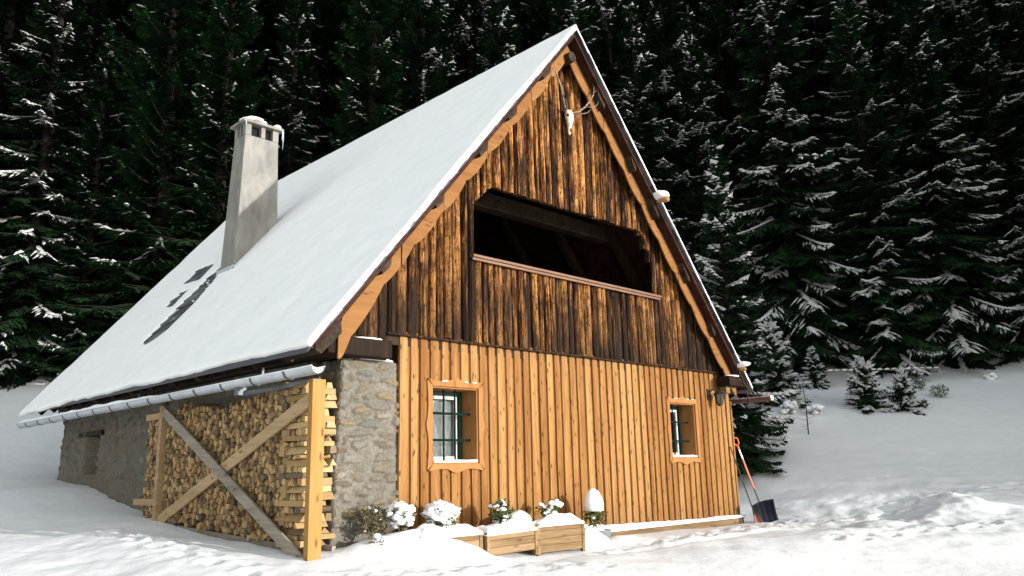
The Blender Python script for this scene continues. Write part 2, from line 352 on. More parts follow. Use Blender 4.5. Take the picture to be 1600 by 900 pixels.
def _tps():
    P = CP[:, :2]; n = len(P); D = np.sqrt(((P[:, None]-P[None])**2).sum(-1)+.35**2)
    A = np.zeros((n+3, n+3)); A[:n, :n] = D; A[:n, n] = 1; A[:n, n+1:] = P; A[n, :n] = 1; A[n+1:, :n] = P.T
    b = np.zeros(n+3); b[:n] = CP[:, 2]; A[:n, :n] -= np.eye(n)*.04
    return np.linalg.solve(A, b)
_W = _tps()
BX = np.array([-3, .6, 2.2, 3.6, 5.4, 9.5, 16]); BY = np.array([-1.7, -1.4, -1.5, -1.8, -2.5, -4.2, -7.5])
def ground_h(x, y):
    x = np.asarray(x, float); y = np.asarray(y, float); sh = x.shape; x = x.ravel(); y = y.ravel()
    out = np.full(x.shape, _W[-3]) + _W[-2]*x + _W[-1]*y
    for (px, py, _), wgt in zip(CP, _W[:len(CP)]): out += wgt*np.sqrt((x-px)**2+(y-py)**2+.35**2)
    near = 1/(1+((x-2)**2+(y+3)**2)/400)
    out += .10*fbm(x*.35, y*.35, 3)*(1-.5*near) + .022*fbm(x*1.1+9, y*1.1, 3)
    # banks thrown up beside the cleared path in front of the cabin
    by = np.interp(x, BX, BY); d = by-y + .16*fbm(x*.8, y*.8, 3)
    bank = sstep(-.10, .45, d)*(1-sstep(.9, 3.2, d))
    out += .19*bank*sstep(-1.5, .8, x)*(1-sstep(12, 15, x))*(1+.35*fbm(x*.8+4, y*.8, 2))
    # churned snow
    ch = np.exp(-((x-9.5)**2/9+(y+2.6)**2/3.5)) + .6*np.exp(-((x-12)**2/8+(y+3)**2/8)) + .5*np.exp(-((x+2.8)**2/2+(y-2.2)**2/9)) + .22*bank + .5*np.exp(-((x+1)**2/3+(y+1.2)**2/1.5))
    out += ch*(.085*fbm(x*2.2, y*2.2, 4, .5)+.014*fbm(x*8, y*8, 2))
    for (cx, cy, sx, sy, hh) in HEAPS: out += hh*np.exp(-((x-cx)**2/sx**2+(y-cy)**2/sy**2))*(1+.5*fbm(x*2.2+cx, y*2.2, 3))
    # ski / sledge ruts across the cleared path
    pth = sstep(.35, -.25, d)*sstep(-3.2, -1.6, y)*sstep(1.2, 2.4, x)*(1-sstep(8.4, 10, x)); out -= .03*pth
    for (x0, y0, dx, dy, wd, hh) in RUTS:
        tt = (x-x0)*dx+(y-y0)*dy; pp = (x-x0)*-dy+(y-y0)*dx + .07*fbm(tt*1.5, tt*0+x0, 2)
        out += hh*np.exp(-(pp/wd)**2)*sstep(0, .5, tt)*(1-sstep(2.6, 4, tt))*(.7+.9*fbm(tt*3, tt*0+3, 2))
    nm = (x > -8) & (x < 16) & (y > -9) & (y < 9)
    if nm.any():
        xs, ys = x[nm], y[nm]; acc = np.zeros(xs.shape)
        for (fx, fy, ca, sa) in PRINTS:
            u = (xs-fx)*ca+(ys-fy)*sa; v = -(xs-fx)*sa+(ys-fy)*ca; q = (u/.16)**2+(v/.075)**2
            acc += -.055*np.exp(-q**1.5)+.022*np.exp(-(np.sqrt(q)-1.45)**2*6)
        out[nm] += acc
    return out.reshape(sh)
def _prints():
    r_ = random.Random(77); P = []
    for (x0, y0, x1, y1) in ((9.2, -1.0, 2.0, -1.25), (10.5, -2.2, 7.2, -1.0), (14, -3.8, 9.5, -1.6), (-2.6, 3.8, -2.2, -1.2), (-2.2, -1.2, 1.8, -2.6), (12.5, -5.2, 5.0, -3.4)):
        L = math.hypot(x1-x0, y1-y0); n_ = int(L/.36); dx, dy = (x1-x0)/L, (y1-y0)/L
        for k in range(n_):
            s = k*.36+r_.uniform(-.06, .06); o = (.11 if k % 2 else -.11)+r_.uniform(-.04, .04); a = math.atan2(dy, dx)+r_.uniform(-.25, .25)
            P.append((x0+dx*s-dy*o, y0+dy*s+dx*o, math.cos(a), math.sin(a)))
    return P
PRINTS = _prints()
HEAPS = [(6.3,-3.3,1.0,.5,.05),(.05,-.60,.7,.36,.17),(-.55,-.45,.5,.35,.12),(-1.7,-1.6,1.8,1.0,.10),(11.5,-3.4,1.1,.8,.26),(4.0,-.62,.45,.28,.10),(.55,-.95,.4,.3,.10),(-2.5,1.6,.7,1.6,.10),(1.35,-1.0,.3,.2,.05)]
RUTS = [(2.6,-1.05,.985,-.17,.05,.06),(4.6,-1.2,.98,-.2,.05,.06),(3.4,-1.3,.99,-.1,.04,.05)]
def axis(lo, hi, a, b, fine, grow):
    xs = list(np.arange(a, b, fine)); st = fine; v = xs[-1]
    while v < hi: st *= grow; v += st; xs.append(v)
    v = xs[0]; st = fine
    while v > lo: st *= grow; v -= st; xs.insert(0, v)
    return np.array(xs)
gx = axis(-70, 110, -6.5, 15.5, .055, 1.05); gy = axis(-90, 120, -6.5, 9, .06, 1.05)
GX, GY = np.meshgrid(gx, gy, indexing='ij'); GZ = ground_h(GX, GY)
tag(grid_mesh('ground', np.stack([GX, GY, GZ], -1), M['groundsnow']), kind='structure')
def gh(x, y): return float(ground_h(np.array([x]), np.array([y]))[0])

# ------------------------------------------------------------------ the cabin
RX, RZ, SL = 3.526, 8.62, 1.2013       # ridge x, snow-top ridge z, slope
NL = math.hypot(1, SL); COSA = 1/NL; SINA = SL/NL
def roofz(x, drop=0): return RZ - SL*abs(x-RX) - drop*NL      # drop = distance under the snow surface
SNOWT = .072; DECK_T = .095
Y0, Y1 = -.53, 11.64
cabin = empty('cabin', (0, 0, 0), 'old wooden cabin on rubble stone walls under a steep snow-covered roof', 'cabin')

# --- lower facade: boards with openings
WINS = [(.531, 1.404, .832, 1.916), (6.321, 7.194, .875, 1.916)]
def base_z(x): return float(np.interp(x, [0, 2.8, 4.5, 8.64], [0.0, -.11, -.20, -.29]))-.02
mb = MB(); x = -.03; i = 0
rr = random.Random(5)
def board(mb, x0, x1, z0, z1, yb, yf, tr, crown=.0, wav=.0, seed=0, stainf=None, seg=.25, round_=.35, z0t=None, z1t=None):
    """a vertical board: cross-section rounded, edges may wander"""
    n = max(2, int((z1-z0)/seg)+1); vs = []; ts = []
    prof = [(0, 0), (.04, .8), (.3, 1), (.7, 1), (.96, .8), (1, 0)] if not crown else [(0, 0), (.1, .55), (.32, .92), (.5, 1), (.7, .9), (.9, .5), (1, 0)]
    (z0a, z0b) = z0t if z0t else (z0, z0); (z1a, z1b) = z1t if z1t else (z1, z1)
    for k in range(n+1):
        z = z0+(z1-z0)*k/n
        a = x0+wav*float(fbm(z*1.3+seed, seed*2.7, 3)); b = x1+wav*float(fbm(z*1.3+seed+40, seed*1.9, 3))
        dy = crown*.5*float(fbm(z*.9+seed, 7.7+seed, 2))
        for (u, d) in prof:
            vs.append((a+(b-a)*u, yb+(yf-yb+dy)*d, (z0a+(z0b-z0a)*u)*(1-k/n)+(z1a+(z1b-z1a)*u)*k/n)); ts.append((tr, stainf(a, z) if stainf else 0, 0))
    m = len(prof); fs = [(k*m+j, k*m+j+1, (k+1)*m+j+1, (k+1)*m+j) for k in range(n) for j in range(m-1)]
    fs += [tuple(range(m-1, -1, -1)), tuple(n*m+j for j in range(m))]
    fs += [(k*m, (k+1)*m, (k+1)*m+m-1, k*m+m-1) for k in range(n)]
    mb.add(vs, fs, ts)
def split(x0, x1, z0, z1, holes):
    out = [(z0, z1)]
    for (a, b, c, d) in holes:
        if x1 > a and x0 < b:
            nxt = []
            for (p, q) in out:
                if c > p: nxt.append((p, min(q, c)))
                if d < q: nxt.append((max(p, d), q))
            out = [(p, q) for p, q in nxt if q-p > .02]
    return out
holes = [(a-.03, b+.03, c-.04, d+.04) for a, b, c, d in WINS]
def st_low(xx, z):
    s = .75*max(0, 1-(z-base_z(xx))/.35)*(.4+.8*abs(float(fbm(xx*4, z*3, 3))))*(1.0 if xx > 3 else .5)
    return min(.75, .8*max(0, s) + (.35*max(0, 1-abs(xx-8.6)/.5)*max(0, 1-(z+.3)/1.1)))
xx = -.03
while xx < 8.62:
    wd = .138+rr.uniform(-.016, .018); g = .046+rr.uniform(-.01, .012)
    zb = base_z(xx); zt = min(2.64, roofz(xx+wd*.5, SNOWT+DECK_T+.12) if xx > 7.8 else 9)
    for (p, q) in split(xx, xx+wd, zb+rr.uniform(-.012, .012), zt, holes):
        board(mb, xx, min(xx+wd, 8.64), p, q, -.030, -.062-rr.uniform(0, .010), rr.random(), seed=i, stainf=st_low, wav=.012)
    for (p, q) in split(xx+wd-.02, xx+wd+g+.02, zb+.008, zt, holes):
        if xx+wd+g+.02 < 8.64: mb.box((xx+wd-.02, -.030, p), (xx+wd+g+.02, -.006, q), (.2+rr.random()*.4, .30, 0))  # recessed boards tinted darker to imitate shade in the grooves
    xx += wd+g; i += 1
mb.build('plank_siding', M['siding'], cabin)

# inner wall of the front with window holes and the loft opening
def rect_with_holes(mb, x0, x1, z0, z1, y0, y1, hs, tint=(.3, 0, 0)):
    xs = sorted({x0, x1, *[h[0] for h in hs], *[h[1] for h in hs]}); zs = sorted({z0, z1, *[h[2] for h in hs], *[h[3] for h in hs]})
    for a, b in zip(xs[:-1], xs[1:]):
        for c, d in zip(zs[:-1], zs[1:]):
            cx, cz = (a+b)/2, (c+d)/2
            if not any(h[0] < cx < h[1] and h[2] < cz < h[3] for h in hs): mb.box((a, y0, c), (b, y1, d), tint)
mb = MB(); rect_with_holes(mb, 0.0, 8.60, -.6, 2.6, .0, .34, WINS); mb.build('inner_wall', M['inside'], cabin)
mb = MB(); mb.box((8.48, .345, -.6), (8.62, 11.1, 2.5)); mb.box((0.0, 10.9, -.6), (8.47, 11.1, 2.6)); mb.build('rear_wall', M['inside'], cabin)

# --- upper gable siding of rough slabs
OPEN_SILL, OPEN_TOP = 3.94, 5.18
def open_top(x):
    if x < 1.31 or x > 6.09: return None
    return float(np.interp(x, [1.31, 1.72, 5.70, 6.09], [4.80, OPEN_TOP, OPEN_TOP+.02, 4.62]))
def st_up(xx, z):
    s = max(0, 1-(z-2.6)/1.25)*.75 + .25*max(0, float(fbm(xx*1.2, z*.9, 3)))*2
    if xx < -.1: s += .5
    return min(.92, max(0, s*(.55+1.1*max(0, .5+float(fbm(xx*2.1, z*1.1+3, 3))))))
mb = MB(); xx = -.27; i = 0; back = MB()
while xx < 8.47:
    wd = rr.uniform(.10, .20); xe = min(xx+wd, 8.50); xm = (xx+xe)/2
    tpl = (roofz(xx, SNOWT+DECK_T+.02), roofz(xe, SNOWT+DECK_T+.02)); top = min(tpl); tpl = tpl if not xx < RX < xe else None
    bot = 2.60+rr.uniform(-.03, .02)
    segs = [(bot, top, None, tpl)]; ot = open_top(xm)
    if ot: o1, o2 = open_top(max(xx, 1.32)), open_top(min(xe, 6.08)); q_ = rr.uniform(-.012, .012); segs = [(bot, OPEN_SILL-.04, None, None), (ot, top, (o1+q_, o2+q_), tpl)]
    yf = -.10-rr.uniform(0, .045); rnd = rr.random()
    for (p, q, pt, qt) in segs:
        if q-p > .06: board(mb, xx+.004, xe-.004, p, q, -.05, yf, rnd, crown=.03, wav=.022, seed=i*1.7, stainf=st_up, seg=.13, z0t=pt, z1t=qt)
    xx = xe+rr.uniform(.0, .014); i += 1
mb.build('gable_siding', M['oldwood'], cabin, smooth=False)
# dark sheathing behind the slabs (gable polygon with the loft opening cut out)
sh = MB(); XL, XR = -1.36, 8.46; n = 60
for k in range(n):
    a = XL+(XR-XL)*k/n; b = XL+(XR-XL)*(k+1)/n; xm = (a+b)/2
    za, zb_ = roofz(a, SNOWT+DECK_T+.005), roofz(b, SNOWT+DECK_T+.005); ot = open_top(xm)
    if a < RX < b: za = zb_ = min(za, zb_)
    parts = [(2.45, None)] if ot is None else [(2.45, OPEN_SILL-.03), (ot+.02, None)]
    for (p, q) in parts:
        qa, qb = (za, zb_) if q is None else (q, q)
        vs = [(a, -.045, p), (b, -.045, p), (b, -.045, qb), (a, -.045, qa), (a, .05, p), (b, .05, p), (b, .05, qb), (a, .05, qa)]
        sh.add(vs, [(0, 1, 2, 3), (7, 6, 5, 4), (0, 4, 5, 1), (3, 2, 6, 7), (0, 3, 7, 4), (1, 5, 6, 2)], (.3, .3, 0))
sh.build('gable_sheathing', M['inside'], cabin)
# recessed dark boards at the left foot of the gable
mb = MB(); xx = -1.34
while xx < -.25:
    xe = xx+rr.uniform(.14, .22); xe = min(xe, -.24)
    board(mb, xx, xe-.01, 2.22 if xx > -.62 else 2.52, roofz(xx, SNOWT+DECK_T+.03), -.046, -.085-rr.uniform(0, .02), rr.random()*.5, crown=.02, wav=.02, seed=xx*9, stainf=lambda a, z: .72)
    xx = xe
mb.build('gable_foot_boards', M['oldwood'], cabin)
mb = MB(); mb.box((-.28, -.125, 2.575), (8.48, -.066, 2.605), (.3, .8, 0)); mb.build('drip_rail', M['oldwood'], cabin)
mb = MB(); mb.box((1.25, -.20, 3.915), (6.13, -.005, 3.958)); mb.box((1.25, -.175, 3.87), (6.13, -.151, 3.912)); mb.build('loft_sill', M['sill'], cabin, bevel=.006)

# --- loft inside
mb = MB()
for k in range(24): mb.box((-1.2+k*.4, .36, 2.62), (-1.2+k*.4+.395, 11.0, 2.68), (rr.random(), 0, 0))
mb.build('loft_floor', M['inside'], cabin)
mb = MB()
for k in range(50):
    a = -1.2+k*.19; b = a+.18
    zt = min(roofz(a, SNOWT+DECK_T+.02), roofz(b, SNOWT+DECK_T+.02))
    if zt > 2.8: mb.box((a, 11.0, 2.5), (b, 11.06, zt), (rr.random(), 0, 0))
mb.build('rear_gable', M['inside'], cabin)
mb = MB(); a = .35
while a < 3.9:
    zt = min(roofz(a, .35), roofz(a+.16, .35)); mb.box((a, 3.4, 2.7), (a+.16, 3.44, min(zt, 6.4)), (rr.random(), 0, 0)); a += .25
mb.build('loft_partition', M['inside'], cabin)
mb = MB(); mb.beam((1.2, .95, 5.37), (6.1, .95, 5.37), .26, .30, n=1); mb.build('collar_beam', M['darkbeam'], cabin, bevel=.03)
mb = MB(); mb.beam((3.0, 3.2, 6.3), (4.6, 3.2, 4.0), .16, .16, up=(0, 1, 0)); mb.build('brace', M['brownbrace'], cabin, bevel=.01)
for sgn in (-1, 1):
    for k in range(9):
        yy = .75+k*1.25; mb = MB()
        x0, x1 = RX+sgn*.12, RX+sgn*4.9
        mb.beam((x0, yy, roofz(x0, .30)), (x1, yy, roofz(x1, .30)), .14, .16, up=(0, 0, 1)); mb.build('rafter', M['inside'], cabin)

# --- roof: decks, snow, shingles
def slab(mb, sgn, xe, y0, y1, d0, d1, x_start=RX, tint=(.4, 0, 0)):
    """slab parallel to the roof, between depths d0 and d1 below the snow surface"""
    A = [(x_start, roofz(x_start, d0)), (xe, roofz(xe, d0)), (xe, roofz(xe, d1)), (x_start, roofz(x_start, d1))]
    mb.prism([(p[0], y0, p[1]) for p in A], (0, y1-y0, 0), tint)
roofs = {}
for sgn, xe in ((-1, -1.74), (1, 8.76)):
    mb = MB(); yy = Y0+.03; 
    slab(mb, sgn, xe-sgn*.14, Y0+.06, Y1-.03, SNOWT+.02, SNOWT+DECK_T)
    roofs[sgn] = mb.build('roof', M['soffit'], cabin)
    mb = MB()     # ragged roof covering edge under the snow
    k = 0; L = abs(xe-RX); xs = np.linspace(0, L, 34)
    for a, b in zip(xs[:-1], xs[1:]):
        xa, xb = RX+sgn*a, RX+sgn*b; d = rr.uniform(-.012, .006)
        A = [(xa, roofz(xa, SNOWT-.006+d)), (xb, roofz(xb, SNOWT+.004+d)), (xb, roofz(xb, SNOWT+.018)), (xa, roofz(xa, SNOWT+.018))]
        mb.prism([(p[0], Y0+rr.uniform(-.012, .008), p[1]) for p in A], (0, Y1-Y0-.02, 0), (rr.random(), 0, 0))
    mb.build('roof_covering', M['shingle'], roofs[sgn])
# eaves: dark rafter tails and boards
for sgn, xe in ((-1, -1.74), (1, 8.76)):
    for k in range(13):
        yy = .35+k*.9; mb = MB(); x0 = RX+sgn*4.2
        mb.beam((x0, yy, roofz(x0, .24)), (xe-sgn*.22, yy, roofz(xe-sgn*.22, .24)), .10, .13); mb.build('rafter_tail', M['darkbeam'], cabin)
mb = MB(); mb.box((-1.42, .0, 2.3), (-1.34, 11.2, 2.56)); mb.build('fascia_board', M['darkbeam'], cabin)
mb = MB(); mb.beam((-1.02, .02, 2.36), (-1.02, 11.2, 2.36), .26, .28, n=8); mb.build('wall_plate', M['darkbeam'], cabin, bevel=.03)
mb = MB(); mb.beam((-1.28, -.13, 2.34), (-.28, -.13, 2.34), .22, .24, n=3); wp = mb.build('corner_beam', M['oldwood'], cabin, bevel=.02)
for v in wp.data.color_attributes['tint'].data: v.color = (.35, .95, 0, 1)
mb = MB(); mb.blob((-.62, -.15, 2.465), (.24, .10, .02), 3, flat=-.01); mb.build('beam_snow', M['snow'], wp, smooth=True)

# snow sheet on the slopes: heightfield over (y, distance down the slope)
def roof_snow(sgn, xe, patches):
    L = abs(xe-RX)*NL; nu, nv = 330, 190
    ys = np.concatenate([[Y0, Y0], np.linspace(Y0, Y1, nu-4), [Y1, Y1]]); ss = np.concatenate([np.linspace(0, L, nv-2), [L, L]])
    U, S = np.meshgrid(ys, ss, indexing='ij')
    T = np.full(U.shape, SNOWT) + .028*fbm(U*.6, S*.6, 3) + .010*fbm(U*2.5+7, S*2.5, 3)
    T += .012*fbm((U+S*.3)*1.2, (S-U*.3)*.35, 3)
    # rounded borders
    rd = .05; db = np.minimum(U-Y0, Y1-U); T *= 1-.45*(1-sstep(0, rd, db))
    de = L-S; T *= 1-.35*(1-sstep(0, .10, de))
    xw = RX+sgn*S*COSA
    for poly, soft in patches:
        sd = np.full(U.shape, 1e9); inside = np.zeros(U.shape, bool); m = len(poly)
        PX = xw+.05*fbm(U*3, S*3, 3); PY = U+.10*fbm(U*3+50, S*3, 3)
        for a in range(m):
            (x1, y1), (x2, y2) = poly[a], poly[(a+1) % m]
            ex, ey = x2-x1, y2-y1; t = np.clip(((PX-x1)*ex+(PY-y1)*ey)/(ex*ex+ey*ey), 0, 1)
            sd = np.minimum(sd, np.hypot((PX-x1-t*ex)*NL, PY-y1-t*ey))
            c = ((y1 > PY) != (y2 > PY)) & (PX < (x2-x1)*(PY-y1)/(y2-y1+1e-9)+x1); inside ^= c
        sd = np.where(inside, -sd, sd); T = T*sstep(-.01, soft, sd) + (1-sstep(-.01, soft, sd))*(-.03)
    S2 = S.copy()
    lip = .05*fbm(U*1.1+3, U*0, 3)*1.0 + .025*fbm(U*4, U*0+9, 2)
    if sgn < 0: lip = lip*1.0 + .10*sstep(7, 11.5, U)
    S2 += sstep(L-.5, L, S)*lip
    # last rows/columns go down to the covering
    T[:, -1] = -.0; T[:, -2] = np.maximum(T[:, -2]*.8, .02); T[0, :] = 0; T[1, :] *= .75; T[-1, :] = 0; T[-2, :] *= .75
    nrm = np.array([sgn*SINA, 0, COSA]); base_n = -SNOWT
    X = RX+sgn*S2*COSA; Z = RZ-S2*SINA
    V = np.stack([X, U, Z], -1) + nrm*(base_n+T)[..., None]
    V[:, 0, 0] = RX; V[:, 0, 2] = V[:, 0, 2]-.0
    V[:, 0, 2] = np.minimum(V[:, 0, 2], RZ-.005); 
    if sgn > 0: V = V[:, ::-1]
    o = grid_mesh('roof_snow', V, M['roofsnow']); o.parent = roofs[sgn]
    return o
P1 = [(.55, 6.6), (.41, 6.8), (-.30, 6.35), (-.74, 6.38), (-.86, 6.75), (-.82, 7.15), (-.36, 7.2), (.05, 7.2), (.46, 7.3), (.75, 7.0)]
P2 = [(.80, 8.02), (.50, 7.93), (.57, 8.8), (.86, 9.0)]
P3 = [(.20, 8.0), (-.06, 7.88), (-.02, 8.35), (.2, 8.36)]
roof_snow(-1, -1.76, [(P1, .16), (P2, .12), (P3, .08)])
roof_snow(1, 8.78, [])
# shingles laid in courses, bare below the chimney
mb = MB(); row = 0; xx = 1.1
while xx > -1.2:
    y = 5.6+.1*(row % 2)
    while y < 9.4:
        wd = rr.uniform(.13, .24); x2 = xx-.22; d = SNOWT-.036-rr.uniform(0, .022)
        A = [(xx+.03, roofz(xx+.03, SNOWT-.012)), (x2, roofz(x2, d)), (x2, roofz(x2, d+.016)), (xx+.03, roofz(xx+.03, SNOWT+.004))]
        mb.prism([(p[0], y, p[1]) for p in A], (0, wd-.008, 0)); y += wd
    xx -= .155; row += 1
mb.build('shingle', M['shingle'], roofs[-1])
mb = MB()
for k in range(2): # crumbs of snow left on the bare shingles
    for _ in range(5):
        x0 = rr.uniform(-.7, .4); mb.blob((x0, rr.uniform(6.5, 7.3), roofz(x0, SNOWT-.035)), (.03+rr.random()*.03, .05, .012), k*7+_, .3, 8, 5)
mb.build('snow_crumbs', M['snow'], roofs[-1], smooth=True)

# purlins poking out under the verge
for sgn in (-1, 1):
    for k, s in enumerate((.75, 1.55, 2.3, 3.2, 4.1)):
        s += rr.uniform(-.08, .08); xx = RX+sgn*s; ln = rr.uniform(.07, .12); yv = -.40-.05*rr.random()
        mb = MB(); A = [(xx-ln, roofz(xx-ln, .16)), (xx+ln, roofz(xx+ln, .16)), (xx+ln*.8, roofz(xx+ln*.8, .255)), (xx-ln*.6, roofz(xx-ln*.6, .23+.02*rr.random()))]; mb.prism([(p[0], yv, p[1]) for p in A], (0, .6, 0)); mb.build('purlin', M['darkbeam'], cabin, smooth=False)
mb = MB(); mb.tube([(RX, -.40, RZ-.62), (RX, .4, RZ-.62)], .10, 12); mb.build('ridge_beam', M['darkbeam'], cabin)
mb = MB(); x0 = -1.50; mb.prism([(x0-.14, -.45, roofz(x0-.14, .12)), (x0+.26, -.45, roofz(x0+.26, .12)), (x0+.28, -.45, roofz(x0+.26, .12)-.26), (x0+.0, -.45, roofz(x0-.14, .12)-.06)], (0, .75, 0), (.2, .3, 0))
mb.build('eave_block', M['darkbeam'], cabin)

# scalloped barge boards
for sgn in (-1, 1):
    mb = MB(); s = .0
    Ltot = 4.70 if sgn < 0 else 4.95; ends = [0]
    ends = [0, 1.0, 2.05, 2.95, 3.72, Ltot] if sgn < 0 else [0, .95, 2.0, 3.1, 4.05, Ltot]
    for a, b in zip(ends[:-1], ends[1:]):
        last = b == Ltot and sgn < 0
        n = 30; vs = []; trr = rr.random(); y = -.285-rr.uniform(0, .02)
        for k in range(n+1):
            s_ = a+(b-a)*k/n + (.0 if k < n else -.012)
            ph = s_*2*math.pi/.50
            inner = .355+.058*abs(math.sin(ph/2))**.6+.014*float(fbm(s_*2.5, sgn*3, 2))
            outer = .185 + .03*max(0, math.sin(ph*.63+1))**3
            if last:
                q = (s_-a)/(b-a); inner += .20*q*q; outer += .03*q
                if q > .88: e_ = 1-math.sqrt(max(0, 1-((q-.88)/.12)**2)); mid_ = inner-.13; inner += (mid_-inner)*e_; outer += (mid_-outer)*e_
            elif b == Ltot and (s_-a)/(b-a) > .9: outer += .05
            for dd, yy in ((outer, y), (inner, y), (inner, y+.028), (outer, y+.028)):
                xx = RX+sgn*s_; vs.append((xx - sgn*0, yy, RZ-SL*s_-dd*NL))
        fs = []
        for k in range(n):
            for j in range(4): fs.append((k*4+j, k*4+(j+1) % 4, k*4+4+(j+1) % 4, k*4+4+j))
        fs += [(0, 1, 2, 3), (n*4+3, n*4+2, n*4+1, n*4)]
        mb.add(vs, fs, (trr, 0, 0))
    mb.build('barge_board', M['barge'], cabin)
# log ends of the snow guards on the far slope
for (xx, zz, ln) in ((5.75, 5.76, 1), (8.30, 2.66, .7)):
    mb = MB(); mb.tube([(xx+.08, -.70 if ln == 1 else -.60, zz-.02), (xx+.08, -.4, zz), (xx+.08, 10, zz)], [.055*ln, .06*ln, .06*ln], 12)
    lg = mb.build('snow_guard_log', M['post'], cabin, smooth=True)
    for v in lg.data.color_attributes['tint'].data: v.color = (.5, .15, 0, 1)
    mb = MB(); mb.blob((xx+.07, -.46, zz+.08), (.15*ln, .26, .10*ln), xx, .15)
    mb.build('snow_cap', M['snow'], lg, smooth=True)

# --- gutters
def gutter(gx_, gz_, y0, y1, r, mat, sgn, bands, name='gutter', fill=True, sag=0):
    mb = MB(); n = 14; ys = np.linspace(y0, y1, 13); vs = []
    for y in ys:
        for rad in (r, r-.006):
            for k in range(n+1):
                a = math.pi+math.pi*k/n; vs.append((gx_+rad*math.cos(a), y, gz_+rad*math.sin(a)))
    fs = []; m = 2*(n+1)
    for i_ in range(len(ys)-1):
        for k in range(n):
            fs.append((i_*m+k, i_*m+k+1, (i_+1)*m+k+1, (i_+1)*m+k)); fs.append((i_*m+n+1+k+1, i_*m+n+1+k, (i_+1)*m+n+1+k, (i_+1)*m+n+1+k+1))
    mb.add(vs, fs)
    mb.tube([(gx_-r, y0, gz_+.004), (gx_-r, y1, gz_+.004)], .011, 8); mb.tube([(gx_+r, y0, gz_+.004), (gx_+r, y1, gz_+.004)], .008, 6)
    g = mb.build(name, mat, cabin, smooth=True)
    for y in bands:
        b = MB(); pts = [(gx_+(r+.006)*math.cos(math.pi+math.pi*k/10), y, gz_+(r+.006)*math.sin(math.pi+math.pi*k/10)) for k in range(11)]
        for p, q in zip(pts[:-1], pts[1:]): b.beam(p, q, .035, .007, up=(p[0]-gx_, 0, p[2]-gz_+1e-4))
        xr = -1.66 if sgn < 0 else 8.68
        if bands.index(y) in (1, 6, 11): b.beam((gx_+sgn*-1*r, y, gz_), (xr, y, roofz(xr, SNOWT+DECK_T+.02)), .03, .006, up=(0, 1, 0))
        b.build('bracket', M['zincdark'], g)
    sn = MB(); ysn = np.linspace(y0+.02, y1, 90); vs = []; k_ = 9
    for y in ysn:
        hgt = .02+.03*float(fbm(y*1.6, 3.3, 3))+.012*float(fbm(y*8, 1.3, 2)) + (-.045+.10*float(sstep(2.2, 5.5, np.array(y))) if sgn < 0 else 0)
        for k in range(k_+1):
            u = -1+2*k/k_; vs.append((gx_+u*(r-.01), y, gz_+hgt*(1-u*u)+.004))
        for k in range(k_-1):
            a = 2*math.pi-math.pi*(k+1)/k_; vs.append((gx_+(r-.009)*math.cos(a), y, gz_+(r-.009)*math.sin(a)))
    m = 2*k_; fs = [(i_*m+k, i_*m+(k+1) % m, (i_+1)*m+(k+1) % m, (i_+1)*m+k) for i_ in range(len(ysn)-1) for k in range(m)]
    fs += [tuple(range(m)), tuple((len(ysn)-1)*m+k for k in range(m-1, -1, -1))]
    sn.add(vs, fs); sn.build('gutter_snow', M['snow'], g, smooth=False)
    return g
gl = gutter(-1.75, 1.955, -.80, 11.6, .088, M['zinc'], -1, [-.15+.85*k for k in range(14)])
gr_ = gutter(8.92, 2.08, -.86, 11.6, .09, M['brownmetal'], 1, [.4+1.2*k for k in range(9)])
mb = MB(); mb.tube([(-1.72, 1.15, 1.86), (-1.70, 1.1, 1.80), (-1.5, .4, 1.84), (-1.25, -.02, 1.90)], .04, 10); mb.box((-1.80, 1.08, 1.77), (-1.69, 1.20, 1.87))
mb.build('downpipe', M['zincdark'], cabin, smooth=False)

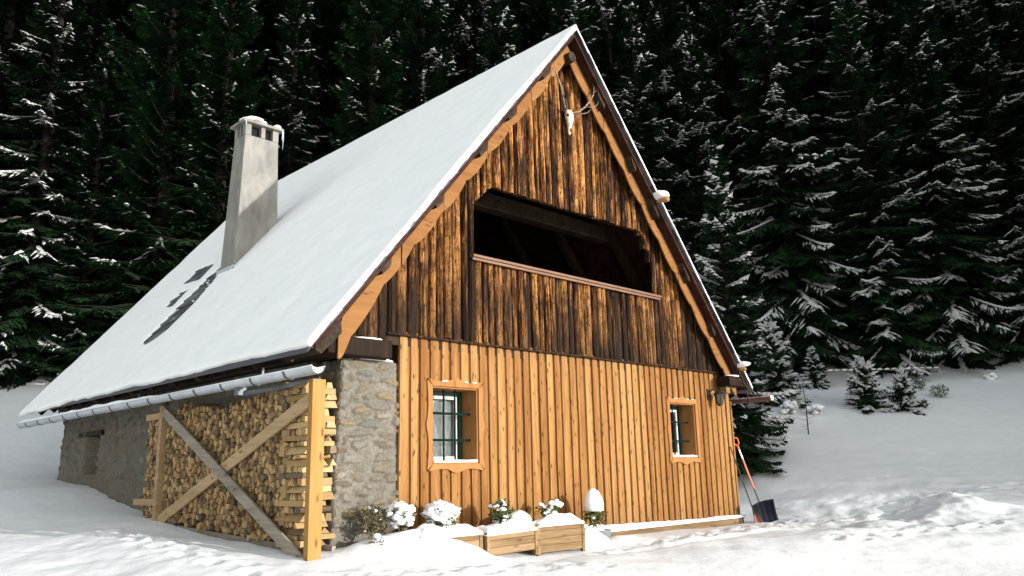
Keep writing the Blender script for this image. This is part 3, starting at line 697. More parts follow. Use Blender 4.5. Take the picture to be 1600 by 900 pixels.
# --- stone walls
def stone_sheet(name, W_, H_, P0, U_, V_, N_, cell=(.26, .13), res=.016, seed=1, depth=.045, base_dark=0, mort=.35, batter=None, parent=cabin, hole=None, ragged=None):
    nu, nv = int(W_/res)+1, int(H_/res)+1
    u = np.linspace(0, W_, nu); v = np.linspace(0, H_, nv); Ug, Vg = np.meshgrid(u, v, indexing='ij')
    R = np.random.default_rng(seed); cu, cv = cell
    nx, ny = int(W_/cu)+3, int(H_/cv)+3
    jx = R.random((nx, ny))*.95; jy = R.random((nx, ny))*.9; rnd = R.random((nx, ny)); sz = R.random((nx, ny))
    Uw = Ug+.11*fbm(Ug*5, Vg*7+seed, 4); Vw = Vg+.06*fbm(Ug*4+30, Vg*7, 4)
    f1 = np.full(Ug.shape, 9.); f2 = f1.copy(); tid = np.zeros(Ug.shape); ts = np.zeros(Ug.shape)
    ci = np.floor(Uw/cu).astype(int)+1; cj = np.floor(Vw/cv).astype(int)+1
    for di in (-1, 0, 1):
        for dj in (-1, 0, 1):
            a = np.clip(ci+di, 0, nx-1); b = np.clip(cj+dj, 0, ny-1)
            d = np.hypot((ci+di-1+jx[a, b]+.03-Uw/cu), (cj+dj-1+jy[a, b]+.05-Vw/cv)) - .25*sz[a, b]
            m1 = d < f1; f2 = np.where(m1, f1, np.minimum(f2, d)); tid = np.where(m1, rnd[a, b], tid); ts = np.where(m1, sz[a, b], ts); f1 = np.where(m1, d, f1)
    e = f2-f1; big = fbm(Ug*1.1+seed, Vg*1.1, 3)
    me_ = np.clip(mort+.35*big, .05, .8); stone = sstep(me_*.35, me_*.35+.22, e)
    fl = (ts > .28); stone = stone*np.where(fl, 1, .25)
    d = depth*stone*(.5+.7*tid) + .026*fbm(Ug*6, Vg*11+seed, 5) + .03*big
    if ragged is not None: d = d*1.0
    V3 = np.array(P0)+Ug[..., None]*np.array(U_)+Vg[..., None]*np.array(V_)+d[..., None]*np.array(N_)
    if batter: V3 = batter(V3, Ug, Vg)
    # turn the rim inwards so the sheet has thickness
    rim = np.zeros(Ug.shape); rim[0, :] = rim[-1, :] = 1; rim[:, 0] = rim[:, -1] = 1
    V3 = V3 - rim[..., None]*np.array(N_)*.12
    dirt_dark = np.clip(base_dark + .5*fbm(Ug*.8+3, Vg*.8, 3) + .3*(1-Vg/H_), 0, .85)
    tint = np.stack([tid, 1-stone, dirt_dark*(.5+.5*(1-stone*.5))], -1)
    return grid_mesh(name, V3, M['stone'], parent, tint)
# core volumes so the walls are solid
mb = MB(); mb.box((-.86, .06, -.9), (-.02, .58, 2.17), (.4, .6, 0)); core = mb.build('pillar_core', M['stone'], cabin)
mb = MB(); mb.box((-.96, .60, -.9), (-.60, 8.55, 2.2), (.4, .6, .4)); mb.box((-.96, 9.62, -.9), (-.6, 11.12, 2.2), (.4, .6, .4)); mb.box((-.96, 8.55, -.9), (-.6, 9.62, .80), (.4, .6, .4)); mb.box((-.96, 8.55, 1.62), (-.6, 9.62, 2.2), (.4, .6, .4)); mb.box((-.6, 10.9, -.9), (0, 11.1, 2.2), (.4, .6, .4))
mb.build('side_wall_core', M['stone'], cabin)
def bat_front(V3, U, Vv):   # pillar is wider at its foot
    k = np.clip(1-(Vv-.5)/2.3, 0, 1)*(1-U/1.0); V3[..., 0] -= .12*np.clip(k, 0, 1); return V3
stone_sheet('stone_pillar', .93, 2.87, (-.92, -.002, -.65), (1, 0, 0), (0, 0, 1), (0, -1, 0), seed=4, cell=(.27, .115), batter=bat_front, depth=.045, mort=.60)
def bat_side(V3, U, Vv): V3[..., 0] -= .10*np.clip(1-(Vv-.5)/2.3, 0, 1); return V3
stone_sheet('pillar_side', .75, 2.87, (-.90, .0, -.65), (0, 1, 0), (0, 0, 1), (-1, 0, 0), seed=5, base_dark=.45, batter=bat_side, cell=(.25, .15))  # whole side sheet tinted darker than the pillar's front
stone_sheet('pillar_top', .93, .60, (-.93, .0, 2.19), (1, 0, 0), (0, 1, 0), (0, 0, 1), seed=6, depth=.02)
def hole_side(V3, U, Vv):
    yy = V3[..., 1]; zz = V3[..., 2]; V3[..., 0] -= .06*np.clip(1-(Vv-.5)/2.3, 0, 1)
    ins = (yy > 8.66) & (yy < 9.36+.25*(zz-.8)/.8*0) & (zz > .84) & (zz < 1.60)
    V3[..., 0] = np.where(ins, V3[..., 0]+.30, V3[..., 0]); return V3
stone_sheet('side_wall', 10.5, 2.75, (-1.0, .62, -.5), (0, 1, 0), (0, 0, 1), (-1, 0, 0), seed=8, base_dark=.02, batter=hole_side, cell=(.30, .17), res=.022, depth=.035, mort=.8)
stone_sheet('rear_corner_wall', .9, 2.75, (-1.02, 11.12, -.5), (1, 0, 0), (0, 0, 1), (0, 1, 0), seed=9, cell=(.3, .17), res=.03)
mb = MB(); mb.box((-1.075, 8.45, 1.60), (-.80, 9.85, 1.70), (.2, .2, 0), .008); mb.build('window_lintel', M['darkbeam'], cabin)
mb = MB(); mb.box((-.80, 8.62, .82), (-.76, 9.40, 1.60)); mb.build('shutter', M['darkgreen'], cabin)
mb = MB(); mb.box((-.83, 8.98, .84), (-.80, 9.02, 1.59)); mb.box((-.835, 8.66, 1.20), (-.80, 9.36, 1.24)); mb.build('shutter_frame', M['greyplank'], cabin)
mb = MB()   # pale corner stones beside the wood stack
z = -.1
while z < 1.95:
    hh = rr.uniform(.10, .19); dy = rr.uniform(0, .25)
    vs_c = (-1.05, 5.55+rr.uniform(-.05, .05), z+hh/2)
    mb.blob(vs_c, (.09, .24+dy*.4, hh*.56), z*9, .16, 12, 8, tint=(rr.choice((.9, 1.0, .8)), 0, .1)); z += hh*.92
mb.build('corner_stone', M['stone'], cabin, smooth=True)
mb = MB(); mb.blob((-.36, .16, 2.235), (.38, .20, .035), 9, .15, 26, 8, flat=-.02); mb.build('pillar_snow', M['snow'], cabin, smooth=True)

# corner beam and fittings on the right, plinth
mb = MB(); mb.beam((7.98, -.30, 2.40), (8.64, -.30, 2.40), .30, .20, n=2); cb = mb.build('corner_beam', M['oldwood'], cabin, bevel=.015)
for v in cb.data.color_attributes['tint'].data: v.color = (.3, .93, 0, 1)
mb = MB(); mb.blob((8.34, -.32, 2.515), (.26, .13, .03), 5, .15, flat=-.015); mb.build('beam_snow', M['snow'], cb, smooth=True)
mb = MB(); mb.beam((8.15, -.22, 2.16), (8.15, -.22, 2.30), .15, .16, up=(0, 1, 0)); mb.build('beam_bracket', M['planter'], cabin, bevel=.01)
mb = MB(); mb.tube([(8.30, -.44, 2.44), (8.45, -.47, 2.40), (8.62, -.45, 2.28), (8.70, -.42, 2.05), (8.72, -.38, 1.92)], .012, 6); mb.build('cable', M['black'], cabin)
mb = MB(); mb.box((3.9, -.14, -.75), (8.62, -.002, -.315), (.5, .3, 0)); pl = mb.build('plinth_board', M['planter'], cabin, bevel=.01)
mb = MB(); vs = []; xs = np.linspace(3.6, 8.66, 160)
for x_ in xs:
    t = .045+.02*float(fbm(x_*3, 0, 3)); zb = -.312
    top = max(zb+t, base_z(x_)+.0+.01*float(fbm(x_*9, 3, 2)))
    for y_, z_ in ((-.155, zb-.012), (-.158, zb+t*.6), (-.12, zb+t), (-.065, top), (0, top+.01)): vs.append((x_, y_, z_))
fs = [(i_*5+k, i_*5+k+1, (i_+1)*5+k+1, (i_+1)*5+k) for i_ in range(len(xs)-1) for k in range(4)]
mb.add(vs, fs); mb.build('plinth_snow', M['snow'], pl, smooth=True)

# --- windows
def window(a, b, c, d, seed):
    r_ = random.Random(seed); t = .085
    fr = MB(); outer = []; n = 26
    def wob(s, amp=.03): return amp*(abs(math.sin(s*math.pi*1.0))**1.5*0+math.sin(s*math.pi*3+seed)*.35+float(fbm(s*3.1, seed, 2)))
    cx, cz = (a+b)/2, (c+d)/2
    def ring(side):
        pts_o = []; pts_i = []
        for k in range(n+1):
            s = k/n
            cor = .045*(max(0, 1-s/.12)+max(0, 1-(1-s)/.12)); bulge = .05*math.exp(-((s-.5)/.10)**2) if side in ('t', 'b') else .03*math.exp(-((s-.5)/.06)**2)
            wv = .022*math.cos(s*4*math.pi)*(1 if side in 't b' else .6)
            o_ = t+cor*.15+bulge*.8+wv*.42+.006*float(fbm(s*9, seed, 2))
            if side == 't': pts_i.append((a+(b-a)*s, d)); pts_o.append((a-t+(b-a+2*t)*s, d+o_))
            if side == 'b': pts_i.append((a+(b-a)*s, c)); pts_o.append((a-t+(b-a+2*t)*s, c-o_))
            if side == 'l': pts_i.append((a, c+(d-c)*s)); pts_o.append((a-o_, c-t+(d-c+2*t)*s))
            if side == 'r': pts_i.append((b, c+(d-c)*s)); pts_o.append((b+o_, c-t+(d-c+2*t)*s))
        return pts_i, pts_o
    fr_o = None
    for side in 'tblr':
        pi_, po_ = ring(side); f_ = MB(); vs = []
        yf = -.098 if side in 'tb' else -.094
        for (xi, zi), (xo, zo) in zip(pi_, po_): vs += [(xi, yf, zi), (xo, yf, zo), (xo, yf+.032, zo), (xi, yf+.032, zi)]
        fs = [(k*4+j, k*4+(j+1) % 4, k*4+4+(j+1) % 4, k*4+4+j) for k in range(n) for j in range(4)] + [(0, 1, 2, 3), (n*4+3, n*4+2, n*4+1, n*4)]
        f_.add(vs, fs, (r_.random(), 0, 0)); fr.add(f_.v, f_.f, f_.t)
    # reveal lining
    e = .022
    fr.box((a-.001, -.065, c-e), (a+e, .30, d), (.3, 0, 0)); fr.box((b-e, -.065, c-e), (b+.001, .30, d), (.5, .05, 0))
    fr.box((a+e, -.065, d-e), (b-e, .30, d+.001), (.4, 0, 0)); fr.box((a+e, -.065, c-.001), (b-e, .30, c+e), (.6, 0, 0))
    wo = fr.build('window', M['frame'], cabin, bevel=.004)
    s = MB(); x0, x1, z0, z1 = a+e+.015, b-e-.09, c+e+.012, d-e-.075; y = .27; q = .045
    for (p, r2) in (((x0, y, z0), (x0+q, y+.05, z1)), ((x1-q, y, z0), (x1, y+.05, z1)), ((x0+q, y, z0), (x1-q, y+.05, z0+q*1.6)), ((x0+q, y, z1-q), (x1-q, y+.05, z1))): s.box(p, r2, (.5, 0, 0))
    s.build('sash', M['white'], wo, bevel=.004)
    s = MB(); s.box((a+e, y+.052, d-e-.08), (b-e, y+.07, d-e)); s.box((x1+.002, y+.052, c+e), (b-e, y+.07, d-e-.08)); s.box((x1+.02, y-.01, c+e), (b-e-.002, y+.05, d-e)); s.box((a+e, y-.01, z1+.004), (x1+.018, y+.05, d-e-.001)); s.build('recess_strip', M['darkgreen'], wo)  # dark green strips along the top and right of the recess
    g = MB(); g.box((x0+q, y+.02, z0+q*1.6), (x1-q, y+.026, z1-q)); g.build('pane', M['glass'], wo)
    cu = MB()
    if seed == 1:
        vs = []; nn = 60
        for k in range(nn+1):
            xx = x0+(x1-x0)*k/nn
            for zz in (z0, z1): vs.append((xx, y+.085+.003*math.sin(k*.9)+.004*math.sin(k*.3), zz))
        cu.add(vs, [(2*k, 2*k+2, 2*k+3, 2*k+1) for k in range(nn)]); cu.build('curtain', M['curtain'], wo, smooth=True)
    else:
        cu.box((x0, y+.5, z0-.1), (x1+.1, y+.52, z1+.1)); cu.build('interior_shade', M['hollowshade'], wo)  # near-black sheet painted for the unlit room behind the pane
        k = MB(); k.box((x0+.05, y+.12, z0+.02), (x0+.22, y+.14, z0+.42)); k.build('paper', M['curtain'], wo)
        k = MB(); k.blob((x0+.16, y-.07, z0+.09), (.16, .05, .10), 3, .25); k.build('sill_snow', M['snow'], wo, smooth=True)
    gl_ = MB(); yb = .10
    W_ = b-a-2*e
    for xf in (.14, .40, .66): gl_.tube([(a+e+W_*xf, yb, c+e), (a+e+W_*xf, yb, d-e)], .016, 6)
    for zf in (.31, .66): gl_.beam((a+e*.6, yb-.012, c+(d-c)*zf), (b-e*.6, yb-.012, c+(d-c)*zf), .012, .035)
    gl_.build('grille', M['green'], wo)
    sn = MB(); nn = 40; vs = []
    for k in range(nn+1):
        xx = a+e+.004+(W_-.008)*k/nn; h = .028+.016*float(fbm(k*.21, seed, 3))
        for yy, zz in ((-.085, c+e-.004), (-.088, c+e+h*.5), (-.06, c+e+h), (.24, c+e+h*1.1)): vs.append((xx, yy, zz))
    sn.add(vs, [(k*4+j, k*4+j+1, k*4+4+j+1, k*4+4+j) for k in range(nn) for j in range(3)]); sn.build('sill_snow', M['snow'], wo, smooth=True)
    sn = MB()
    for sx, ln in ((.28, .07), (.5, .05), (.72, .05), (.93, .07)): sn.blob((a+(b-a)*sx, -.084, d+.082+.02*(sx > .4)*(sx < .6)*2), (ln, .015, .012), sx*9, .3, 10, 6)
    sn.build('frame_snow', M['snow'], wo, smooth=True)
window(*WINS[0], 1); window(*WINS[1], 2)

# --- chimney
def frustum(mb, q0, q1, z0, z1, tint=(.5, 0, 0)):
    (a, b, c, d), (e, f, g, h) = q0, q1
    z00 = z0 if isinstance(z0, (list, tuple)) else [z0]*4
    vs = [(a, c, z00[0]), (b, c, z00[1]), (b, d, z00[2]), (a, d, z00[3]), (e, g, z1), (f, g, z1), (f, h, z1), (e, h, z1)]
    mb.add(vs, [(3, 2, 1, 0), (4, 5, 6, 7), (0, 1, 5, 4), (1, 2, 6, 5), (2, 3, 7, 6), (3, 0, 4, 7)], tint)
B0, B1 = (.34, 1.33, 6.0, 6.66), (.42, 1.17, 5.93, 6.42)
mb = MB(); frustum(mb, B0, B1, 4.2, 7.68)
ch = mb.build('chimney', M['render'], cabin, bevel=.015)
mb = MB()
x0, x1, y0, y1 = .42, 1.17, 5.93, 6.42
for (a, b, c, d) in ((x0, x0+.13, y0, y0+.13), (x1-.13, x1, y0, y0+.13), (x0, x0+.13, y1-.13, y1), (x1-.13, x1, y1-.13, y1), (.5*(x0+x1)-.02, .5*(x0+x1)+.07, y0, y0+.12), (x0, x0+.12, .5*(y0+y1)-.04, .5*(y0+y1)+.03)): mb = MB(); mb.box((a, c, 7.682), (b, d, 7.93)); mb.build('flue_pier', M['render'], ch)
mb = MB(); mb.box((.545, 6.06, 7.60), (1.05, 6.30, 7.93)); mb.build('flue_shade', M['hollowshade'], ch)  # block painted near black for the shade inside the flue openings
mb = MB(); a, b, c, d = .34, 1.25, 5.85, 6.50
vs = [(a, c, 7.932), (b, c, 7.932), (b, d, 7.932), (a, d, 7.932), (a, c, 7.99), (b, c, 7.99), (b, d, 7.99), (a, d, 7.99), (.66, 6.17, 8.13), (.93, 6.17, 8.13)]
mb.add(vs, [(3, 2, 1, 0), (0, 1, 5, 4), (1, 2, 6, 5), (2, 3, 7, 6), (3, 0, 4, 7), (4, 5, 9, 8), (5, 6, 9), (6, 7, 8, 9), (7, 4, 8)]); cap = mb.build('chimney_cap', M['render'], ch, bevel=.01)
mb = MB(); mb.blob((.66, 6.12, 8.10), (.22, .22, .05), 3, .2); mb.blob((1.14, 5.98, 8.02), (.11, .12, .05), 4, .2); mb.blob((.93, 6.15, 8.12), (.07, .08, .06), 5, .2); mb.blob((.40, 6.0, 8.0), (.07, .12, .03), 6, .2)
mb.build('cap_snow', M['snow'], cap, smooth=True)
for (ix, iy, il) in ((1.245, 5.87, .42), (1.22, 5.86, .22), (.39, 5.86, .10)):
    mb = MB(); mb.tube([(ix, iy, 7.94), (ix+.005, iy, 7.94-il*.5), (ix, iy, 7.94-il)], [.016, .010, .002], 6); mb.build('icicle', M['ice'], cap)
mb = MB()     # metal flashing round the foot
for (p, q) in (((.345, 5.975), (1.345, 5.975)),):
    mb.prism([(p[0]-.02, 5.96, roofz(p[0]-.02, .10)), (q[0], 5.96, roofz(q[0], .10)), (q[0], 5.96, roofz(q[0], .10)+.19), (p[0]-.02, 5.96, roofz(p[0]-.02, .10)+.19)], (0, .045, 0))
mb.prism([(.315, 5.96, 4.50), (.315, 6.72, 4.50), (.327, 6.72, 4.86), (.327, 5.96, 4.86)], (.02, 0, 0))
mb.build('flashing', M['zinc'], ch)

# ------------------------------------------------------------------ things on and by the cabin
# deer skull
sk = empty('deer_skull', (3.60, -.15, 6.9), 'bleached deer skull with branching antlers hung high on the gable', 'skull'); sk.scale = (.86, .86, .86)
def ring_loft(mb, rings, n=14, tint=(.5, 0, 0)):
    vs = []
    for (c, rx, ry, ax1, ax2) in rings:
        for k in range(n):
            a = 2*math.pi*k/n; vs.append(Vector(c)+Vector(ax1)*rx*math.cos(a)+Vector(ax2)*ry*math.sin(a))
    fs = [(i_*n+k, i_*n+(k+1) % n, (i_+1)*n+(k+1) % n, (i_+1)*n+k) for i_ in range(len(rings)-1) for k in range(n)]
    fs += [tuple(range(n-1, -1, -1)), tuple((len(rings)-1)*n+k for k in range(n))]
    mb.add(vs, fs, tint)
mb = MB(); X_, Y_ = (1, 0, 0), (0, 1, 0)
ring_loft(mb, [((3.60, -.17, 7.09), .03, .03, X_, Y_), ((3.60, -.19, 7.06), .085, .07, X_, Y_), ((3.60, -.21, 6.97), .105, .085, X_, Y_), ((3.60, -.22, 6.89), .115, .075, X_, Y_), ((3.60, -.22, 6.81), .085, .065, X_, Y_), ((3.60, -.21, 6.72), .055, .05, X_, Y_), ((3.60, -.205, 6.62), .042, .035, X_, Y_), ((3.60, -.20, 6.55), .040, .025, X_, Y_), ((3.60, -.195, 6.52), .02, .012, X_, Y_)])
mb.build('skull', M['bone'], sk, smooth=True)
for s in (-1, 1):
    mb = MB(); mb.blob((3.60+s*.088, -.255, 6.915), (.026, .03, .034), s+2, .1, 10, 7); mb.build('eye_socket_shade', M['hollowshade'], sk, smooth=True)  # sockets are near-black bumps; their shade is put into the colour
mb = MB(); mb.blob((3.60, -.243, 6.62), (.016, .012, .05), 2, .1, 8, 6); mb.build('nose_cavity_shade', M['hollowshade'], sk, smooth=True)  # near-black bump; the shade of the nose hollow is in its colour
for s in (-1, 1):
    mb = MB()
    f = lambda dx, dy, dz: (3.60+s*dx, -.20+dy, 7.05+dz)
    main = [f(.05, 0, 0), f(.12, -.03, -.01), f(.24, -.10, .04), f(.36, -.17, .16), f(.45, -.22, .30), f(.54, -.24, .44), f(.60, -.22, .56)]
    mb.tube(main, [.024, .021, .019, .020, .018, .016, .013], 8)
    mb.tube([f(.13, -.03, -.01), f(.20, -.14, -.05), f(.32, -.24, -.02), f(.40, -.28, .07)], [.014, .013, .010, .003], 6)
    mb.tube([f(.36, -.17, .16), f(.44, -.27, .13), f(.53, -.34, .18), f(.58, -.36, .28)], [.015, .013, .009, .003], 6)
    mb.tube([f(.60, -.22, .56), f(.66, -.24, .60), f(.74, -.25, .64)], [.012, .009, .003], 6)
    mb.tube([f(.60, -.22, .56), f(.60, -.23, .66), f(.585, -.22, .76)], [.012, .008, .003], 6)
    mb.build('antler', M['antler'], sk, smooth=True)

# wall lantern
la = empty('wall_lantern', (7.90, -.07, 2.1), 'small black iron lantern on the plank wall beneath the right corner beam', 'lantern')
mb = MB(); mb.box((7.70, -.09, 2.02), (7.80, -.064, 2.24)); mb.tube([(7.75, -.09, 2.16), (7.75, -.16, 2.22), (7.80, -.22, 2.22), (7.84, -.24, 2.18)], .012, 6); mb.build('bracket', M['black'], la)
mb = MB(); ring_loft(mb, [((7.86, -.25, 2.21), .015, .015, X_, Y_), ((7.86, -.25, 2.19), .05, .05, X_, Y_), ((7.86, -.25, 2.135), .125, .125, X_, Y_), ((7.86, -.25, 2.125), .12, .12, X_, Y_)], 12); mb.build('lamp_hood', M['black'], la)
mb = MB(); ring_loft(mb, [((7.86, -.25, 2.124), .095, .095, X_, Y_), ((7.86, -.25, 1.93), .055, .055, X_, Y_)], 6); mb.build('lamp_glass', M['lampglass'], la)
mb = MB()
for k in range(6):
    a = math.pi*2*k/6; mb.tube([(7.86+.097*math.cos(a), -.25+.097*math.sin(a), 2.124), (7.86+.057*math.cos(a), -.25+.057*math.sin(a), 1.93)], .006, 5)
ring_loft(mb, [((7.86, -.25, 1.932), .062, .062, X_, Y_), ((7.86, -.25, 1.91), .055, .055, X_, Y_), ((7.86, -.25, 1.885), .012, .012, X_, Y_)], 12)
mb.build('lamp_cage', M['black'], la)

# shovels
def shovel(loc_b, loc_t, name, label, big):
    s = empty(name, loc_b, label, 'shovel'); b = Vector(loc_b); t = Vector(loc_t); d = (t-b).normalized()
    side = d.cross(Vector((0, 1, 0))).normalized(); side = Vector((.80, -.60, 0)).normalized() if big else Vector((.8, -.6, 0)).normalized()
    side = (side-d*side.dot(d)).normalized(); nrm = side.cross(d).normalized()
    if nrm.y > 0: nrm = -nrm
    H, Wd = (.44, .50) if big else (.20, .17)
    vs = []; nu, nv = 14, 10
    for L_ in (0, 1):
        for i_ in range(nu+1):
            for j in range(nv+1):
                u = -1+2*i_/nu; v = j/nv
                wv = Wd/2*(1 if big else (1-.45*v)); cv = (.09*v*(v)+.05*u*u*(.3+v)) if big else .03*u*u
                p = b + side*u*wv + d*(v*H) + nrm*((cv*(1 if big else 1)) + (.006 if L_ else 0) + (.006*math.cos(u*14) if big else 0))
                if big and j == nv: p -= d*.03*u*u
                vs.append(p)
    m = nv+1; N = (nu+1)*m; fs = []
    for i_ in range(nu):
        for j in range(nv):
            q = (i_*m+j, i_*m+j+1, (i_+1)*m+j+1, (i_+1)*m+j); fs.append(q); fs.append(tuple(N+k for k in q[::-1]))
    for i_ in range(nu): fs.append((i_*m, (i_+1)*m, N+(i_+1)*m, N+i_*m)); fs.append((i_*m+nv, N+i_*m+nv, N+(i_+1)*m+nv, (i_+1)*m+nv))
    for j in range(nv): fs.append((j, N+j, N+j+1, j+1)); fs.append((nu*m+j, nu*m+j+1, N+nu*m+j+1, N+nu*m+j))
    mb = MB(); mb.add(vs, fs); mb.build('blade', M['blade' if big else 'redblade'], s, smooth=True)
    L_ = (t-b).length; P = lambda q: b+d*(L_*q)
    if big:
        mb = MB(); mb.tube([P(.20), P(.42)], .013, 8); mb.build('lower_shaft', M['steel'], s)
        mb = MB(); mb.tube([P(.40), P(.75)], .019, 10); mb.build('sleeve', M['redtube'], s)
        mb = MB(); mb.tube([P(.745), P(.88)], .016, 8); mb.build('upper_shaft', M['alu'], s)
        mb = MB(); mb.tube([P(.86), P(.92)], .022, 8)
        loop = [P(.91)-side*.0, P(.93)-side*.05, P(.985)-side*.055, P(1.0)-side*.03, P(1.0)+side*.03, P(.985)+side*.055, P(.93)+side*.05, P(.91)]
        mb.tube(loop, .014, 8); mb.build('grip', M['orange'], s, smooth=True)
    else:
        mb = MB(); mb.tube([P(.10), P(1.0)], .013, 8); mb.build('shaft', M['steel'], s)
gz1 = gh(9.35, -.62); gz2 = gh(8.92, -.52)
shovel((8.86, -.52, gh(8.86, -.52)-.02), (8.665, -.05, 1.27), 'snow_shovel', 'snow shovel with orange grip and wide dark blue blade leaning at the cabin corner', True)
shovel((8.60, -.46, gh(8.60, -.46)-.02), (8.38, -.10, 1.09), 'small_shovel', 'thin dark shovel with small dark red blade leaning beside the orange gripped one', False)

# firewood rack
rk = empty('firewood_rack', (-1.5, 2, -.2), 'wooden rack frame with crossed planks holding the firewood under the gutter', 'rack')
zt = 1.955-.10
mb = MB(); mb.box((-1.60, -.44, -.45), (-1.42, -.34, zt), (.4, 0, 0)); mb.build('post', M['post'], rk, bevel=.006)
mb = MB(); mb.box((-1.56, 4.19, -.2), (-1.44, 4.30, zt), (.4, .15, 0)); mb.build('post', M['tanplank'], rk, bevel=.006)
mb = MB(); mb.beam((-1.545, 4.22, 1.80), (-1.545, -.28, -.30), .035, .155, up=(0, 0, 1), tint=(.4, 0, 0)); mb.build('cross_plank', M['greyplank'], rk, bevel=.004)
mb = MB(); mb.beam((-1.500, 4.22, .05), (-1.500, -.30, 1.66), .035, .165, up=(0, 0, 1), tint=(.6, 0, 0)); mb.build('cross_plank', M['tanplank'], rk, bevel=.004)
mb = MB(); mb.beam((-1.42, -.2, -.17), (-1.42, 4.8, .02), .05, .09, tint=(.5, .3, 0)); mb.beam((-1.10, -.2, -.17), (-1.10, 4.8, .02), .05, .09); mb.build('bottom_rail', M['greyplank'], rk)
for yy in (.3, 1.6, 3.0, 4.5):
    mb = MB(); mb.box((-1.44, yy, -.5), (-1.02, yy+.14, -.225+.04*yy), (.5, .4, 0)); mb.build('sleeper', M['tanplank'], rk)
mb = MB(); mb.box((-1.50, 4.31, .30), (-1.43, 5.3, .40)); mb.box((-1.50, 4.31, 1.66), (-1.43, 5.0, 1.76)); mb.build('end_rail', M['tanplank'], rk)

# firewood: cells of a jittered Voronoi pattern become split logs
def clip(poly, a, b, c):   # keep a*x+b*y<=c
    out = []
    for i_ in range(len(poly)):
        p, q = poly[i_], poly[(i_+1) % len(poly)]; dp = a*p[0]+b*p[1]-c; dq = a*q[0]+b*q[1]-c
        if dp <= 0: out.append(p)
        if dp*dq < 0: t = dp/(dp-dq); out.append((p[0]+(q[0]-p[0])*t, p[1]+(q[1]-p[1])*t))
    return out
def pile_bottom(y): return -.12+.038*y
def pile_top(y): return 1.74+.05*math.sin(y*2.1)+.08*float(fbm(y*2.0, 4.4, 2)) + (.05 if y < 1.2 else 0)
seeds = []; cw, chh = .086, .074; j = 0; r3 = random.Random(21)
z = -.2
while z < 2.0:
    y = .46+(j % 2)*cw*.5
    while y < 5.1:
        seeds.append((y+r3.uniform(-.5, .5)*cw, z+r3.uniform(-.5, .5)*chh)); y += cw
    z += chh; j += 1
S_ = np.array(seeds); logs = []
for i_, (y, z) in enumerate(seeds):
    if z < pile_bottom(y)+.03 or z > pile_top(y) or y > 4.95: continue
    poly = [(y-.1, z-.1), (y+.1, z-.1), (y+.1, z+.1), (y-.1, z+.1)]
    d = np.hypot(S_[:, 0]-y, S_[:, 1]-z)
    for k in np.argsort(d)[1:14]:
        q = S_[k]; mx, my = (q[0]+y)/2, (q[1]+z)/2; a, b = q[0]-y, q[1]-z
        poly = clip(poly, a, b, a*mx+b*my)
    if len(poly) < 3: continue
    cy_ = sum(p[0] for p in poly)/len(poly); cz_ = sum(p[1] for p in poly)/len(poly)
    sh_ = r3.uniform(.80, .93)
    poly = [(cy_+(p[0]-cy_)*sh_, cz_+(p[1]-cz_)*sh_) for p in poly]
    ar = sum(poly[k][0]*poly[(k+1) % len(poly)][1]-poly[(k+1) % len(poly)][0]*poly[k][1] for k in range(len(poly)))/2
    if abs(ar) < .0009: continue
    xo = -1.455+r3.uniform(-.045, .03); tone = r3.random(); dark = 0 if r3.random() > .24 else r3.uniform(.4, .85)
    dark = max(dark, r3.random()*.15)
    logs.append(('x', abs(ar), [(xo, p[0], p[1]) for p in poly], (.42, r3.uniform(-.01, .01), r3.uniform(-.008, .008)), (.08+.75*tone, dark, 0), y))
# criss-cross end stack beside the near post
z = -.13; layer = 0
while z < 1.80:
    hh = r3.uniform(.060, .105)
    if layer % 2 == 0:   # logs along y
        x0 = -1.47
        while x0 < -1.10:
            wd = r3.uniform(.09, .15); x1 = min(x0+wd, -1.02); y0 = -.08+r3.uniform(-.07, .09); ln = .52+r3.uniform(-.04, .08)
            if layer % 4 == 0 and x0 < -1.4: y0 -= .02
            prof = [(x0+.005, z), (x1-.005, z+r3.uniform(0, .012)), (x1-.008-r3.uniform(0, .03), z+hh-.006), (x0+.005+r3.uniform(0, .03), z+hh-.004)]
            if r3.random() < .35: prof = [(x0+.004, z), (x1-.004, z), ((x0+x1)/2+r3.uniform(-.02, .02), z+hh-.003)]
            logs.append(('y', .012, [(p[0], y0, p[1]) for p in prof], (r3.uniform(-.035, .02), ln, r3.uniform(-.012, .012)), (.25+.7*r3.random(), 0 if r3.random() > .25 else r3.uniform(.5, .9), 0), .3)); x0 = x1
    else:
        y0 = -.06+r3.uniform(-.06, .06)
        while y0 < .40:
            wd = r3.uniform(.08, .13); y1 = y0+wd; xo = -1.465+r3.uniform(-.03, .03)
            k = r3.random()
            if k < .4: prof = [(y0+.004, z), (y1-.004, z), ((y0+y1)/2+r3.uniform(-.02, .02), z+hh-.004)]
            elif k < .6: prof = [((y0+y1)/2+(wd/2-.005)*math.cos(a), z+hh/2+(hh/2-.003)*math.sin(a)) for a in np.linspace(0, 2*math.pi, 9)[:-1]]
            else: prof = [(y0+.004, z), (y1-.004, z+.01), (y1-.015, z+hh-.008), (y0+.01, z+hh-.004)]
            logs.append(('x', .011, [(xo, p[0], p[1]) for p in prof], (.43, 0, 0), (.25+.65*r3.random(), 0 if r3.random() > .2 else r3.uniform(.4, .8), 0), .3)); y0 = y1
    z += hh; layer += 1
